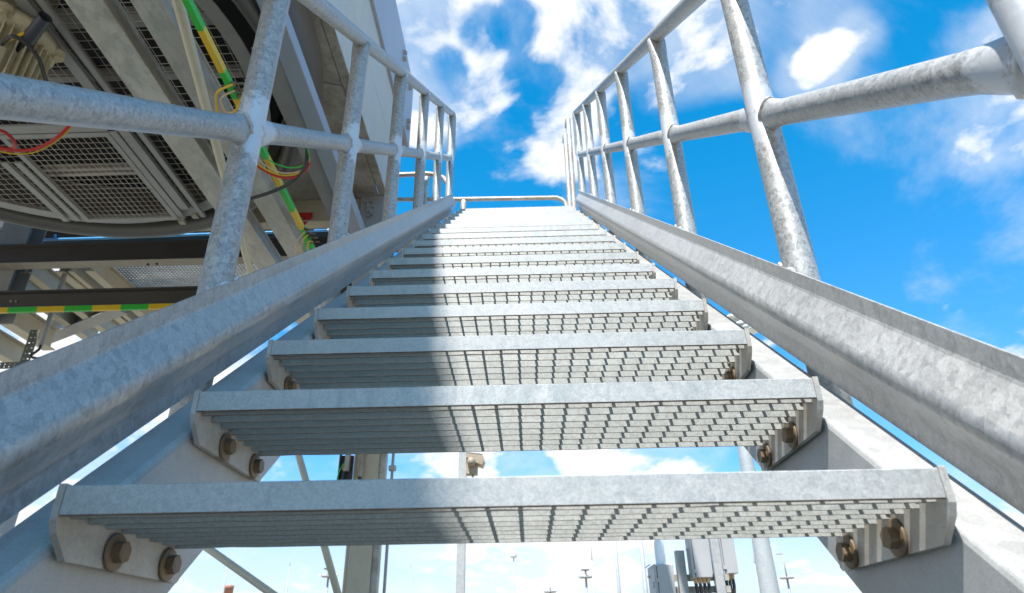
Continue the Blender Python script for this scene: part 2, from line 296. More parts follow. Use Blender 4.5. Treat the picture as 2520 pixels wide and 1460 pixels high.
# ------------------------------------------------------------------ mesh builder
class MB:
    def __init__(s): s.v = []; s.f = []; s.m = []; s.sm = []
    def add(s, vs, fs, mi=0, smooth=False):
        o = len(s.v); s.v += [tuple(p) for p in vs]
        for f in fs: s.f.append(tuple(i + o for i in f)); s.m.append(mi); s.sm.append(smooth)
    def box(s, lo, hi, mi=0, bottom=None):
        x0, y0, z0 = lo; x1, y1, z1 = hi
        vs = [(x0, y0, z0), (x1, y0, z0), (x1, y1, z0), (x0, y1, z0), (x0, y0, z1), (x1, y0, z1), (x1, y1, z1), (x0, y1, z1)]
        fs = [(0, 3, 2, 1), (4, 5, 6, 7), (0, 1, 5, 4), (1, 2, 6, 5), (2, 3, 7, 6), (3, 0, 4, 7)]
        s.add(vs, fs, mi)
        if bottom is not None: s.m[-6] = bottom
        return s
    def prism(s, prof, A, B, X, Y, mi=0, smooth=False, caps=True):
        """prof: closed 2D polygon in (X, Y) axes swept from A to B"""
        n = len(prof); A = Vector(A); B = Vector(B); X = Vector(X); Y = Vector(Y)
        vs = [A + X * a + Y * b for a, b in prof] + [B + X * a + Y * b for a, b in prof]
        s.add(vs, [(i, (i + 1) % n, n + (i + 1) % n, n + i) for i in range(n)], mi, smooth)
        if caps: s.add(vs, [tuple(range(n))[::-1], tuple(range(n, 2 * n))], mi, False)
        return s
    def sheet(s, pts, t, A, B, X, Y, mi=0, smooth=True):
        """open profile of thickness t swept from A to B (thickness to +X)"""
        out = [(a + t, b) for a, b in pts]
        A = Vector(A); B = Vector(B); X = Vector(X); Y = Vector(Y); n = len(pts)
        def line(ps, P): return [P + X * a + Y * b for a, b in ps]
        vs = line(pts, A) + line(pts, B) + line(out, A) + line(out, B)
        for i in range(n - 1):
            pass
        o = len(s.v); s.v += [tuple(p) for p in vs]
        def F(f, sm):
            s.f.append(tuple(i + o for i in f)); s.m.append(mi); s.sm.append(sm)
        for i in range(n - 1):
            F((i, i + 1, n + i + 1, n + i), smooth); F((2 * n + i + 1, 2 * n + i, 3 * n + i, 3 * n + i + 1), smooth)
            F((i, 2 * n + i, 2 * n + i + 1, i + 1), False); F((n + i, n + i + 1, 3 * n + i + 1, 3 * n + i), False)
        F((0, n, 3 * n, 2 * n), False); F((n - 1, 3 * n - 1, 4 * n - 1, 2 * n - 1), False)
        return s
    def tube(s, pts, r, seg=20, side=None, prof=None, mi=0, caps=True, closed=False):
        """pts path; r radius; prof(i)->(a,b) radius factors along side / other axis"""
        P = [Vector(p) for p in pts]; n = len(P); rings = []
        prev = None
        for i in range(n):
            if closed: t = (P[(i + 1) % n] - P[i - 1]).normalized()
            else: t = (P[min(i + 1, n - 1)] - P[max(i - 1, 0)]).normalized()
            if side is not None: u = Vector(side)
            elif prev is not None: u = prev
            else: u = Vector((0, 0, 1)) if abs(t.z) < 0.9 else Vector((1, 0, 0))
            u = (u - t * u.dot(t)).normalized(); prev = u
            w = t.cross(u)
            a, b = prof(i) if prof else (1, 1)
            rr = r[i] if isinstance(r, (list, tuple)) else r
            rings.append([P[i] + u * (math.cos(k * 2 * math.pi / seg) * rr * a) + w * (math.sin(k * 2 * math.pi / seg) * rr * b) for k in range(seg)])
        vs = [p for ring in rings for p in ring]
        fs = []
        for i in range(n if closed else n - 1):
            j = (i + 1) % n
            for k in range(seg):
                k2 = (k + 1) % seg
                fs.append((i * seg + k, i * seg + k2, j * seg + k2, j * seg + k))
        o = len(s.v); s.add(vs, fs, mi, True)
        if caps and not closed:
            for ring in (range(seg), range((n - 1) * seg, n * seg)):
                s.f.append(tuple(o + q for q in ring)); s.m.append(mi); s.sm.append(False)
        return s
    def lathe(s, prof, c, axis='Z', seg=24, mi=0, smooth=True):
        """prof [(r, h)...] about axis through c"""
        c = Vector(c)
        ax = {'X': (Vector((0, 1, 0)), Vector((0, 0, 1)), Vector((1, 0, 0))), 'Z': (Vector((1, 0, 0)), Vector((0, 1, 0)), Vector((0, 0, 1))), 'Y': (Vector((1, 0, 0)), Vector((0, 0, 1)), Vector((0, 1, 0)))}[axis]
        vs = [c + ax[0] * (r * math.cos(k * 2 * math.pi / seg)) + ax[1] * (r * math.sin(k * 2 * math.pi / seg)) + ax[2] * h for r, h in prof for k in range(seg)]
        fs = [(i * seg + k, i * seg + (k + 1) % seg, (i + 1) * seg + (k + 1) % seg, (i + 1) * seg + k) for i in range(len(prof) - 1) for k in range(seg)]
        s.add(vs, fs, mi, smooth); return s
    def build(s, name, mats, parent=None, org=None, bevel=0):
        if not isinstance(mats, (list, tuple)): mats = [mats]
        pw = wloc(parent); o0 = Vector(org) if org is not None else pw
        me = bpy.data.meshes.new(name)
        me.from_pydata([(x - o0.x, y - o0.y, z - o0.z) for x, y, z in s.v], [], s.f)
        for m in mats: me.materials.append(M[m] if isinstance(m, str) else m)
        me.polygons.foreach_set('material_index', s.m); me.polygons.foreach_set('use_smooth', s.sm)
        bm = bmesh.new(); bm.from_mesh(me); bmesh.ops.recalc_face_normals(bm, faces=bm.faces); bm.to_mesh(me); bm.free()
        ob = bpy.data.objects.new(name, me); COL.objects.link(ob)
        ob.location = o0 - pw
        if parent: ob.parent = parent
        if bevel:
            b = ob.modifiers.new('bevel', 'BEVEL'); b.width = bevel; b.segments = 1; b.limit_method = 'ANGLE'; b.angle_limit = math.radians(40)
        return ob
def wloc(o):
    v = Vector((0, 0, 0))
    while o: v += o.location; o = o.parent
    return v
def tag(o, label=None, cat=None, group=None, kind=None):
    for k, v in (('label', label), ('category', cat), ('group', group), ('kind', kind)):
        if v: o[k] = v
    return o
def empty(name, loc, label, cat, group=None):
    o = bpy.data.objects.new(name, None); COL.objects.link(o); o.location = loc; o.empty_display_size = 0.1
    return tag(o, label, cat, group)
def link_copy(o, parent, loc=None):
    c = o.copy(); COL.objects.link(c); c.parent = parent
    if loc is not None: c.location = loc
    return c

# ------------------------------------------------------------------ ground
GZ = -1.66
g = MB(); g.add([(-900, -900, GZ), (900, -900, GZ), (900, 1500, GZ), (-900, 1500, GZ)], [(0, 1, 2, 3)])
tag(g.build('ground', 'ground'), kind='structure')

# ------------------------------------------------------------------ staircase
G, R_ = 0.230563, 0.183305
AN = math.atan2(R_, G); CA, SA = math.cos(AN), math.sin(AN)
U = Vector((0, CA, SA)); V = Vector((0, -SA, CA))
def uv(x, u, v): return Vector((x, 0, 0)) + U * u + V * v
stair = empty('staircase', (0, 0.2, -0.2), 'steep galvanised steel staircase of open grating treads rising to the landing', 'staircase')
for sgn in (-1, 1):
    mb = MB()
    u0 = (GZ + 0.3) / SA; u1 = 4.95
    # channel: inner web, two outward flanges, rounded heel
    pr = [(0.457, -0.243), (0.457, -0.066), (0.4595, -0.060), (0.466, -0.057), (0.523, -0.057), (0.525, -0.060), (0.525, -0.066), (0.472, -0.070), (0.465, -0.078), (0.465, -0.222), (0.472, -0.232), (0.525, -0.236), (0.525, -0.243)]
    mb.prism(pr, uv(0, u0, 0), uv(0, u1, 0), (sgn, 0, 0), V)
    mb.build('stringer', 'stringer', stair, bevel=0.0015)
XB = 0.443
def build_tread():
    cr = MB()
    x = -XB + 0.017
    while x < XB - 0.006:
        cr.box((x - 0.0017, 0.004, -0.0095), (x + 0.0017, 0.256, -0.0005)); x += 0.0341
    t = cr.build('tread', 'bar', stair, org=(0, 0, 0))
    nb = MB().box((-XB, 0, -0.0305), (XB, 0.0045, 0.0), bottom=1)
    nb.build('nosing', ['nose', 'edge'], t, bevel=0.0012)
    rnd = random.Random(3)
    for i in range(8):
        y = 0.0225 + 0.033 * i
        b = MB()
        # slight dents along the lower edge
        N = 24; xs = [-XB + 2 * XB * k / N for k in range(N + 1)]
        vs = []
        for k, xx in enumerate(xs):
            dz = 0.0012 * rnd.random() if 0 < k < N and rnd.random() < 0.25 else 0
            dy = 0.0012 * (rnd.random() - .5) if 0 < k < N else 0
            for (yy, zz) in ((y - 0.0016 + dy, -0.0300 + dz), (y + 0.0016 + dy, -0.0300 + dz), (y + 0.0016, -0.0002), (y - 0.0016, -0.0002)): vs.append((xx, yy, zz))
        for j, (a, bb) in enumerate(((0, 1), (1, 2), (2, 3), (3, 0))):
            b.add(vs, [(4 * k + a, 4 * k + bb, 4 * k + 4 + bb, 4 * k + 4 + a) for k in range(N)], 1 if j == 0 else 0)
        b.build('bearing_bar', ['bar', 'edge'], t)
    for sgn in (-1, 1):
        p = MB()
        poly = [(0.0, 0.002), (0.0, -0.034), (0.006, -0.046), (0.031, -0.070), (0.275, -0.071), (0.281, -0.066), (0.281, 0.002)]
        p.prism(poly, (sgn * XB, 0, 0), (sgn * (XB + 0.0075), 0, 0), (0, 1, 0), (0, 0, 1))
        # weld beads where the bars meet the plate
        for i in range(8):
            yb = 0.0225 + 0.033 * i
            if (i * 7 + sgn) % 2 == 0: p.lathe([(0.0001, -0.004), (0.0035, -0.002), (0.004, 0.001), (0.0001, 0.004)], (sgn * (XB - 0.002), yb - 0.003, -0.020 + 0.003 * (i % 3)), 'Z', 6)
        p.build('end_plate', 'plate', t, bevel=0.001)
        for yb in (0.113, 0.239):
            q = MB(); c = (sgn * XB, yb, -0.0515)
            d = -sgn
            q.lathe([(0.0005, d * 0.0005), (0.021, d * 0.0005), (0.021, d * 0.0035), (0.0195, d * 0.0042), (0.0005, d * 0.0042)], c, 'X', 24)
            hexa = [(0.0125 * math.cos(math.radians(60 * k + 20)), 0.0125 * math.sin(math.radians(60 * k + 20))) for k in range(6)]
            q.prism(hexa, Vector(c) + Vector((d * 0.0042, 0, 0)), Vector(c) + Vector((d * 0.014, 0, 0)), (0, 1, 0), (0, 0, 1))
            q.build('bolt', 'bolt', t, org=c, bevel=0.0012)
    return t
t0 = build_tread()
kids = [c for c in COL.objects if c.parent == t0]
base = wloc(stair)
for k in range(-7, 18):
    loc = Vector((random.uniform(-.0012, .0012) if k > 1 else 0, (k - 1) * G, (k - 1) * R_)) - base
    if k == 1: t0.location = loc; continue
    tr = link_copy(t0, stair, loc)
    for c in kids:
        cc_ = link_copy(c, tr)
        if cc_.name.startswith('bolt'): cc_.rotation_euler = (random.uniform(0, 6.28), 0, 0)

# ------------------------------------------------------------------ side railings
XP = 0.563; PR = 0.030; DY = 0.697; Y0 = 0.44; SL = R_ / G
def zmid(y): return 0.515 + SL * y
ZTOP = {-1: 1.028, 1: 1.004}
def post_ys(sgn): return [(-0.198 if sgn > 0 else -0.28) + DY * k for k in (-2, -1, 0)] + [Y0 + DY * k for k in range(0, 6)]
def smooth01(t): t = max(0, min(1, t)); return t * t * (3 - 2 * t)
def railing(sgn, label):
    ry = 0.2
    rt = empty('stair_railing', (sgn * 0.53, ry, -0.1), label, 'railing', 'railings either side of the stairs')
    # folded kick board with a rounded ridge facing the steps
    pts = [(0.530, 0.106), (0.530, 0.082), (0.5285, 0.0775), (0.5045, 0.0405), (0.5027, 0.0370), (0.5015, 0.0330), (0.5010, 0.0285), (0.5013, 0.0240), (0.5025, 0.0195), (0.5050, 0.0145), (0.5285, -0.0215), (0.530, -0.026), (0.530, -0.050)]
    mb = MB(); u0 = -2.0
    N = 10
    for j in range(1):
        mb.sheet(pts, 0.004, uv(0, u0, 0), uv(0, 5.08, 0), (sgn, 0, 0), V, smooth=False)
    ob = mb.build('kick_board', 'beam', rt)
    # fold faces: only the ridge is rounded
    me = ob.data; nseg = len(pts) - 1
    sm = [False] * len(me.polygons)
    for i in range(nseg):
        for q in (0, 1): sm[4 * i + q] = 3 <= i <= 8
    me.polygons.foreach_set('use_smooth', sm)
    zt = ZTOP[sgn]
    X = sgn * XP
    ys = post_ys(sgn)
    for y in ys:
        zb = (-0.15 + y * SA) / CA
        if zb < GZ: zb = GZ
        zm = zmid(y); ztp = zt + SL * y - 0.02
        hs = [zb]
        n1 = 6
        for k in range(1, n1): hs.append(zb + (zm - 0.05 - zb) * k / n1)
        hs += [zm - 0.05, zm - 0.02, zm, zm + 0.02, zm + 0.05]
        L = ztp - 0.15 - (zm + 0.05)
        hs += [zm + 0.05 + L * k / 4 for k in range(1, 5)]
        hs += [ztp - 0.12, ztp - 0.09, ztp - 0.06, ztp - 0.03, ztp]
        def pf(i, hs=hs, ztp=ztp, zm=zm):
            f = smooth01((hs[i] - (ztp - 0.13)) / 0.11)
            gq = math.exp(-((hs[i] - zm) / 0.05) ** 2)
            return (1 + 0.14 * f + 0.04 * gq, 1 - 0.42 * f - 0.10 * gq)
        MB().tube([(X, y, h) for h in hs], PR, 28, (1, 0, 0), pf).build('post', 'post', rt, org=(X - sgn * 0.02, y, zm))
    # middle rail: one squashed-ended length between each pair of posts
    allY = ys
    for a, b in zip(allY[:-1], allY[1:]):
        A = Vector((X, a + PR * 0.75, zmid(a) + SL * PR * .75)); B = Vector((X, b - PR * 0.75, zmid(b) - SL * PR * .75))
        fr = [0, .03, .06, .1, .15, .2, .3, .5, .7, .8, .85, .9, .94, .97, 1]
        def pf(i, fr=fr):
            e = min(fr[i], 1 - fr[i]); f = 1 - smooth01(e / 0.13)
            return (1 - 0.34 * f, 1 + 0.32 * f)
        mr_ = MB().tube([A.lerp(B, q) for q in fr], 0.0262, 24, (1, 0, 0), pf)
        ax1 = (B - A).normalized(); w1 = ax1.cross(Vector((1, 0, 0))).normalized()
        for P_, sg_ in ((A, 1), (B, -1)):
            ring = []
            for k in range(28):
                t = 2 * math.pi * k / 28
                cx_, cw_ = math.cos(t) * 0.0262 * 0.66, math.sin(t) * 0.0262 * 1.32
                # follow the post's round surface
                off = math.sqrt(max(0, PR ** 2 - cx_ ** 2)) * 0.93 - PR * 0.75
                ring.append(P_ + ax1 * (sg_ * (off + 0.004)) + Vector((1, 0, 0)) * cx_ + w1 * cw_ + Vector((random.uniform(-.0008, .0008),) * 3))
            mr_.tube(ring, [0.0048 + random.uniform(-.0008, .001) for _ in ring], 8, closed=True)
        mr_.build('middle_rail', 'post', rt, org=(X - sgn * .02, a + 0.03, zmid(a) + .02))
        # weld collars
    for y in ys:
        if y > Y0 - 1:
            zl = (0.106 + y * SA) / CA
            wb_ = MB()
            for sg_ in (-1, 1):
                wb_.tube([(sgn * 0.534, y + sg_ * 0.010, zl - 0.003 + sg_ * .008), (sgn * 0.536, y + sg_ * 0.022, zl + 0.002 + sg_ * .019), (sgn * 0.539, y + sg_ * 0.031, zl - 0.001 + sg_ * .026)], [0.0045, 0.004, 0.002], 8)
            wb_.build('weld', 'post', rt, org=(sgn * 0.534, y, zl))
    # top rail with the closing loop at its upper end
    ye = 4.03; path = []
    for q in range(0, 30):
        y = -1.6 + (ye - 0.05 + 1.6) * q / 29; path.append((X, y, zt + SL * y))
    zc = zt + SL * ye
    path += [(X, ye - 0.012, zc - 0.015), (X, ye + 0.008, zc - 0.05), (X, ye + 0.012, zc - 0.12), (X, ye + 0.012, zc - 0.3), (X, ye + 0.012, zmid(ye) + 0.12), (X, ye + 0.004, zmid(ye) + 0.03), (X, ye - 0.03, zmid(ye) - 0.02), (X, ye - 0.09, zmid(ye) - 0.07), (X, 3.93, zmid(3.93))]
    MB().tube(path, 0.0275, 24, (1, 0, 0)).build('top_rail', 'tube', rt)
    return rt
RL = railing(-1, 'left hand stair railing, shaded, its kick board between the steps and the air cooler')
RR = railing(1, 'right hand stair railing, sunlit against the open blue sky')

# ------------------------------------------------------------------ landing and its guardrail
ld = empty('landing', (0, 4.4, 2.7), 'small steel landing at the head of the stairs', 'landing')
mb = MB(); mb.box((-0.95, 3.98, 2.915), (0.48, 4.95, 2.932)); mb.build('deck_plate', 'stringer', ld)
for (lo, hi) in (((-0.95, 4.95, 2.80), (0.525, 5.0, 2.94)), ((-0.95, 3.975, 2.80), (0.525, 3.979, 2.91)), ((0.48, 3.98, 2.80), (0.525, 4.95, 2.94)), ((-0.99, 3.98, 2.80), (-0.95, 5.0, 2.94))):
    MB().box(lo, hi).build('edge_beam', 'stringer', ld)
# >>> BACKGROUND
# ------------------------------------------------------------------ landing guardrail
lr = empty('landing_guardrail', (0, 4.9, 2.93), 'weathered tube guardrail round the landing at the top of the stairs', 'railing')
LY = 4.6
m0 = at(975, 491, 1, LY); m1 = at(1370, 487, 1, LY)
path = [Vector((-1.7, LY, m0.z)), m0, at(1125, 491, 1, LY), m1, at(1382, 491, 1, LY), at(1391, 499, 1, LY), at(1395, 512, 1, LY), at(1396, 540, 1, LY)]
MB().tube(path, 0.021, 16, (0, 1, 0)).build('middle_rail', 'brownrail', lr)
path = [Vector((-1.7, LY, at(980, 431, 1, LY).z)), at(980, 431, 1, LY), at(1050, 428, 1, LY), at(1075, 431, 1, LY), at(1091, 438, 1, LY), at(1103, 454, 1, LY), at(1107, 472, 1, LY), at(1105, 485, 1, LY), at(1092, 496, 1, LY - .05)]
MB().tube(path, 0.024, 16, (0, 1, 0)).build('top_rail', 'brownrail', lr)
for px in (1050, 1141):
    a = at(px, 434 if px == 1050 else 491, 1, LY)
    def pf(i): return (1, 1) if i > 2 else (1.15, 0.75)
    MB().tube([a - Vector((0, 0, 0.01)), a - Vector((0, 0, .04)), a - Vector((0, 0, .08)), a - Vector((0, 0, .14)), Vector((a.x, a.y, 2.93))], 0.024, 16, (1, 0, 0), pf).build('post', 'brownrail', lr)
tz = at(1402, 322, 1, 4.45).z
for j, yy in enumerate((4.25, 4.8)):
    xx = at(1411, 480, 1, 4.25).x if j == 0 else at(1401, 480, 1, 4.8).x
    zt_ = tz + (0.0 if j == 0 else 0.28)
    MB().tube([(xx, yy, 2.93), (xx, yy, 3.3), (xx, yy, 3.5), (xx, yy, zt_ - .1), (xx, yy + .01, zt_ - 0.03), (xx, yy + .04, zt_), (xx, yy + 0.15, zt_ + .002)], 0.024, 16, (1, 0, 0)).build('post', 'brownrail', lr)

# ------------------------------------------------------------------ air cooler overhead on the left
def pbox(lo, hi, name, m, parent, bevel=0.0): return MB().box(lo, hi).build(name, m, parent, bevel=bevel)
ac = empty('air_cooler', (-2.8, 1.9, 3.0), 'big elevated air cooler casing with a round mesh guarded fan opening in its underside', 'air cooler')
WX = -1.0
# side wall: three bands of sheets with recessed joints
core = MB().box((-6.6, -4.0, 3.05), (WX - 0.012, 3.50, 4.66)); core.build('casing_core', 'black', ac)  # solid core coloured black for the shade behind the fan guard
for (z0, z1, mname, nm, proud, yend) in ((3.0, 3.477, 'wall', 'wall_panel', 0.0, 3.52), (3.483, 3.945, 'wall', 'wall_panel', 0.0, 3.52), (3.951, 4.72, 'fascia', 'fascia_panel', 0.026, 4.15)):
    cuts = [-4.0, -2.1, -0.2, 1.7, 2.86, yend] if mname == 'wall' else [-4.0, -1.6, 1.25, yend]
    if mname == 'wall': cuts = [-4.0, -1.2, yend]
    for a, b in zip(cuts[:-1], cuts[1:]):
        pbox((WX - 0.010, a + 0.002, z0), (WX + proud, b - 0.002, z1), nm, mname, ac, 0.002)
for yb, zb_ in ((3.62, 4.60), (3.62, 4.52), (3.95, 4.60), (3.95, 4.50), (3.98, 4.12), (3.98, 4.05)):
    q = MB(); q.lathe([(0.0, 0.028), (0.022, 0.028), (0.024, 0.0)], (WX + .026, yb, zb_), 'X', 6, smooth=False); q.build('bolt', 'greypaint', ac)
pbox((-1.3, 3.52, 3.96), (WX - .012, 4.13, 4.70), 'end_frame', 'fascia', ac)
pbox((-6.6, -4.0, 4.66), (WX - .02, 4.1, 4.70), 'roof_sheet', 'fascia', ac)
# soffit sheets: an edge strip, then sheets cut round the fan opening
CXF, CYF = -2.8, 1.9
for a, b in ((-4.0, -1.0), (-0.996, 3.63)):
    pbox((-1.061, a, 2.992), (WX - .001, b, 3.0), 'soffit_strip', 'sheet', ac, 0.001)
HB = 1.735
def sq(t):
    c, s_ = math.cos(t), math.sin(t); k = HB / max(abs(c), abs(s_)); return (CXF + c * k, CYF + s_ * k)
brk = []
for q in range(4): brk += [q * 90 - 16.4, q * 90 + 16.4]
brk = brk + [brk[0] + 360]
for a0, a1 in zip(brk[:-1], brk[1:]):
    mb = MB(); n = max(2, int((a1 - a0) / 4)); vs = []
    ga = 0.12
    angs = [math.radians(a0 + ga + (a1 - a0 - 2 * ga) * i / n) for i in range(n + 1)]
    # insert the square's corner
    for cdeg in (45, 135, 225, 315):
        r_ = math.radians(cdeg)
        if angs[0] < r_ < angs[-1]: angs.append(r_)
    angs.sort(); n = len(angs) - 1
    for t in angs:
        ci = (CXF + 1.50 * math.cos(t), CYF + 1.50 * math.sin(t)); so_ = sq(t)
        vs += [(ci[0], ci[1], 2.992), (so_[0], so_[1], 2.992), (ci[0], ci[1], 2.999), (so_[0], so_[1], 2.999)]
    for i in range(n):
        a = 4 * i; b = a + 4
        mb.add(vs, [(a, a + 1, b + 1, b), (a + 2, b + 2, b + 3, a + 3), (a + 1, a + 3, b + 3, b + 1)])
    mb.build('soffit_panel', 'sheet', ac)
for x0, x1, y0, y1 in ((-6.55, -4.56, -4.0, 3.63), (-4.55, -1.068, -4.0, -1.70), (-4.55, -1.068, -1.694, 0.160)):
    pbox((x0, y0, 2.992), (x1, y1, 2.999), 'soffit_panel', 'sheet', ac)
# fan ring: cylinder with a rolled bell-mouth lip
RO = 1.565
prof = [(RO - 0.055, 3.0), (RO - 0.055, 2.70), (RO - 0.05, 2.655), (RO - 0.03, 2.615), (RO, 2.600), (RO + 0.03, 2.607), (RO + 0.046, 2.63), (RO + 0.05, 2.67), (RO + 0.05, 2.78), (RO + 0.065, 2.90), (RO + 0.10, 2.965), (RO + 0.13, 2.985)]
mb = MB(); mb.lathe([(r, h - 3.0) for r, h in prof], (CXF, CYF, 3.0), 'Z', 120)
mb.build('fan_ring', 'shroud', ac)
# plenum and heat exchanger above the fan, shade there put in as black
mb = MB(); mb.lathe([(1.47, -0.0), (1.47, 0.9), (0.0, 0.9)], (CXF, CYF, 3.0), 'Z', 60); mb.build('plenum', 'black', ac)
fan = MB(); fan.lathe([(0.0, 0.0), (0.22, 0.0), (0.24, 0.05), (0.24, 0.2), (0.0, 0.2)], (CXF, CYF, 3.05), 'Z', 24); fan = fan.build('fan', 'greypaint', ac)
for k in range(6):
    t = math.radians(60 * k + 11); c, s_ = math.cos(t), math.sin(t)
    b = MB(); vs = []
    for rr, w_, tw in ((0.2, 0.10, 0.12), (0.6, 0.17, 0.09), (1.0, 0.19, 0.06), (1.42, 0.18, 0.035)):
        for sg in (-1, 1):
            for th_ in (0, .012): vs.append((CXF + c * rr - s_ * w_ * sg, CYF + s_ * rr + c * w_ * sg, 3.13 + tw * sg + th_))
    for i in range(3):
        a = 4 * i; d = a + 4
        b.add(vs, [(a, a + 2, d + 2, d), (a + 1, d + 1, d + 3, a + 3), (a, d, d + 1, a + 1), (a + 2, a + 3, d + 3, d + 2)])
    b.build('blade', 'dark', fan)
# guard: rim bar, wire mesh, carrier bars, hatch
GZ2 = 2.645
g_ = MB(); g_.lathe([(1.355, -.004), (1.435, -.004), (1.435, .004), (1.355, .004), (1.355, -.004)], (CXF, CYF, GZ2 - .012), 'Z', 96, smooth=False)
g_.lathe([(1.40, -.002), (1.40, .05), (1.395, .05), (1.395, -.002)], (CXF, CYF, GZ2 - .012), 'Z', 96, smooth=False)
rim = g_.build('guard_rim', 'greypaint', ac)
mb = MB()
HX0, HX1, HY0, HY1 = -3.075, -2.405, 2.345, 3.268
def inhatch(x): return HX0 < x < HX1
w = 0.0026
x = -1.42
while x > -4.2:
    h = math.sqrt(max(0, 1.36 ** 2 - (x - CXF) ** 2))
    y1 = CYF + h
    if inhatch(x): y1 = min(y1, HY0)
    if h > .05: mb.box((x - w / 2, CYF - h, GZ2), (x + w / 2, y1, GZ2 + w))
    x -= 0.05
y = 0.56
while y < 3.26:
    h = math.sqrt(max(0, 1.36 ** 2 - (y - CYF) ** 2))
    segs = [(CXF - h, CXF + h)]
    if y > HY0: segs = [(CXF - h, HX0), (HX1, CXF + h)]
    for a, b in segs:
        if b > a: mb.box((a, y - w / 2, GZ2 + w), (b, y + w / 2, GZ2 + 2 * w))
    y += 0.055
o = mb.build('wire_mesh', 'wire', ac); o['kind'] = 'stuff'
hx = MB(); t_ = 0.035
hx.box((HX0, HY0, 2.60), (HX1, HY0 + t_, 2.625)); hx.box((HX0, HY1 - t_, 2.60), (HX1, HY1, 2.625)); hx.box((HX0, HY0 + t_, 2.60), (HX0 + t_, HY1 - t_, 2.625)); hx.box((HX1 - t_, HY0 + t_, 2.60), (HX1, HY1 - t_, 2.625))
hatch = hx.build('guard_hatch', 'greypaint', ac, bevel=0.001)
mb = MB(); x = HX0 + t_ + .012
while x < HX1 - t_: mb.box((x - w / 2, HY0 + t_, 2.612), (x + w / 2, HY1 - t_, 2.612 + w)); x += 0.0395
y = HY0 + t_ + .02
while y < HY1 - t_: mb.box((HX0 + t_, y - w / 2, 2.616), (HX1 - t_, y + w / 2, 2.616 + w)); y += 0.0505
o = mb.build('wire_mesh', 'wire', hatch); o['kind'] = 'stuff'
pbox((HX0, 2.74, 2.66), (HX1 + .02, 2.77, 2.70), 'cross_bar', 'sheet', ac); pbox((HX0, 2.79, 2.66), (HX1 + .02, 2.82, 2.70), 'cross_bar', 'sheet', ac)
# carrier strips that run along the guard
for (pa, pb, dz) in ((40, 72, 0.03), (93, 111, 0.02)):
    xa = at(pa, 0, 2, 2.6).x; xb = at(pb, 0, 2, 2.6).x
    pbox((xa, 0.5, 2.585), (xb, 3.12 if pa < 80 else 3.22, 2.585 + dz), 'carrier_or_shade_strip', 'greypaint', ac, 0.001)
xa = at(72, 0, 2, 2.6).x; xb = at(93, 0, 2, 2.6).x
pbox((xa + .001, 0.5, 2.62), (xb - .001, 3.15, 2.626), 'carrier_or_shade_strip', 'dark', ac)  # dark strip filling the gap, painted shade between the two carriers
for a in (HX1 + .006, HX0 - .075, HX0 - .16):
    pbox((a, 2.0 if a > HX1 else 2.6, 2.60), (a + 0.045, 3.25, 2.615), 'carrier_or_shade_strip', 'greypaint', ac, 0.001)
pbox((-3.1, 2.27, 2.60), (-2.2, 2.335, 2.615), 'cross_bar', 'greypaint', ac)
pbox((-4.2, 1.62, 2.72), (-1.5, 1.70, 2.78), 'cross_bar', 'greypaint', ac)
pbox((-4.2, 2.02, 2.72), (-1.5, 2.06, 2.78), 'cross_bar', 'greypaint', ac)
# earth clamp under the right-hand guard frame corner
for (xx, yy) in ((HX1 + .02, 3.27), (-2.26, 3.2)):
    pbox((xx - .02, yy - .02, 2.575), (xx + .02, yy + .02, 2.60), 'hinge', 'sheet', ac)

# motor hanging at the fan hub
mc = at(20, 150, 2, 2.42); mc = Vector((mc.x - 0.02, mc.y - 0.02, 2.42))
mot = empty('fan_motor', (mc.x, mc.y, 2.3), 'beige ribbed electric motor hanging under the fan, top left', 'motor')
mb = MB(); mb.lathe([(0.0, -0.02), (0.13, -0.02), (0.145, 0.0), (0.145, 0.34), (0.20, 0.345), (0.205, 0.385), (0.12, 0.39), (0.12, 0.75)], (mc.x, mc.y, 2.18), 'Z', 32); mb.build('housing', 'motor', mot)
for k in range(32):
    t = 2 * math.pi * k / 32; c, s_ = math.cos(t), math.sin(t)
    f = MB(); f.prism([(-0.004, 0.12), (0.004, 0.12), (0.003, 0.188), (-0.003, 0.188)], (mc.x, mc.y, 2.20), (mc.x, mc.y, 2.50), (-s_, c, 0), (c, s_, 0)); f.build('fin', 'motor', mot)
for k in range(4):
    t = math.radians(-60 + 90 * k); c, s_ = math.cos(t), math.sin(t)
    q = MB(); q.lathe([(0.0, 0), (0.036, 0), (0.036, 0.03), (0, 0.03)], (mc.x + .2 * c, mc.y + .2 * s_, 2.525), 'Z', 16, smooth=False)
    q.lathe([(0.0, -.02), (0.018, -.02), (0.018, 0), (0, 0)], (mc.x + .205 * c, mc.y + .205 * s_, 2.525), 'Z', 6, smooth=False); q.build('flange_lug', 'motor', mot)
bx_ = Vector((mc.x + .08, mc.y - .17, 2.22))
q = MB().box(bx_ + Vector((-.08, -.05, 0)), bx_ + Vector((.06, .06, .13))); tb = q.build('terminal_box', 'motor', mot, bevel=0.012)
q = MB().lathe([(0, 0), (.012, 0), (.012, .02), (0, .02)], bx_ + Vector((-.01, -.065, .06)), 'Y', 10); q.build('earth_screw', 'red', mot)

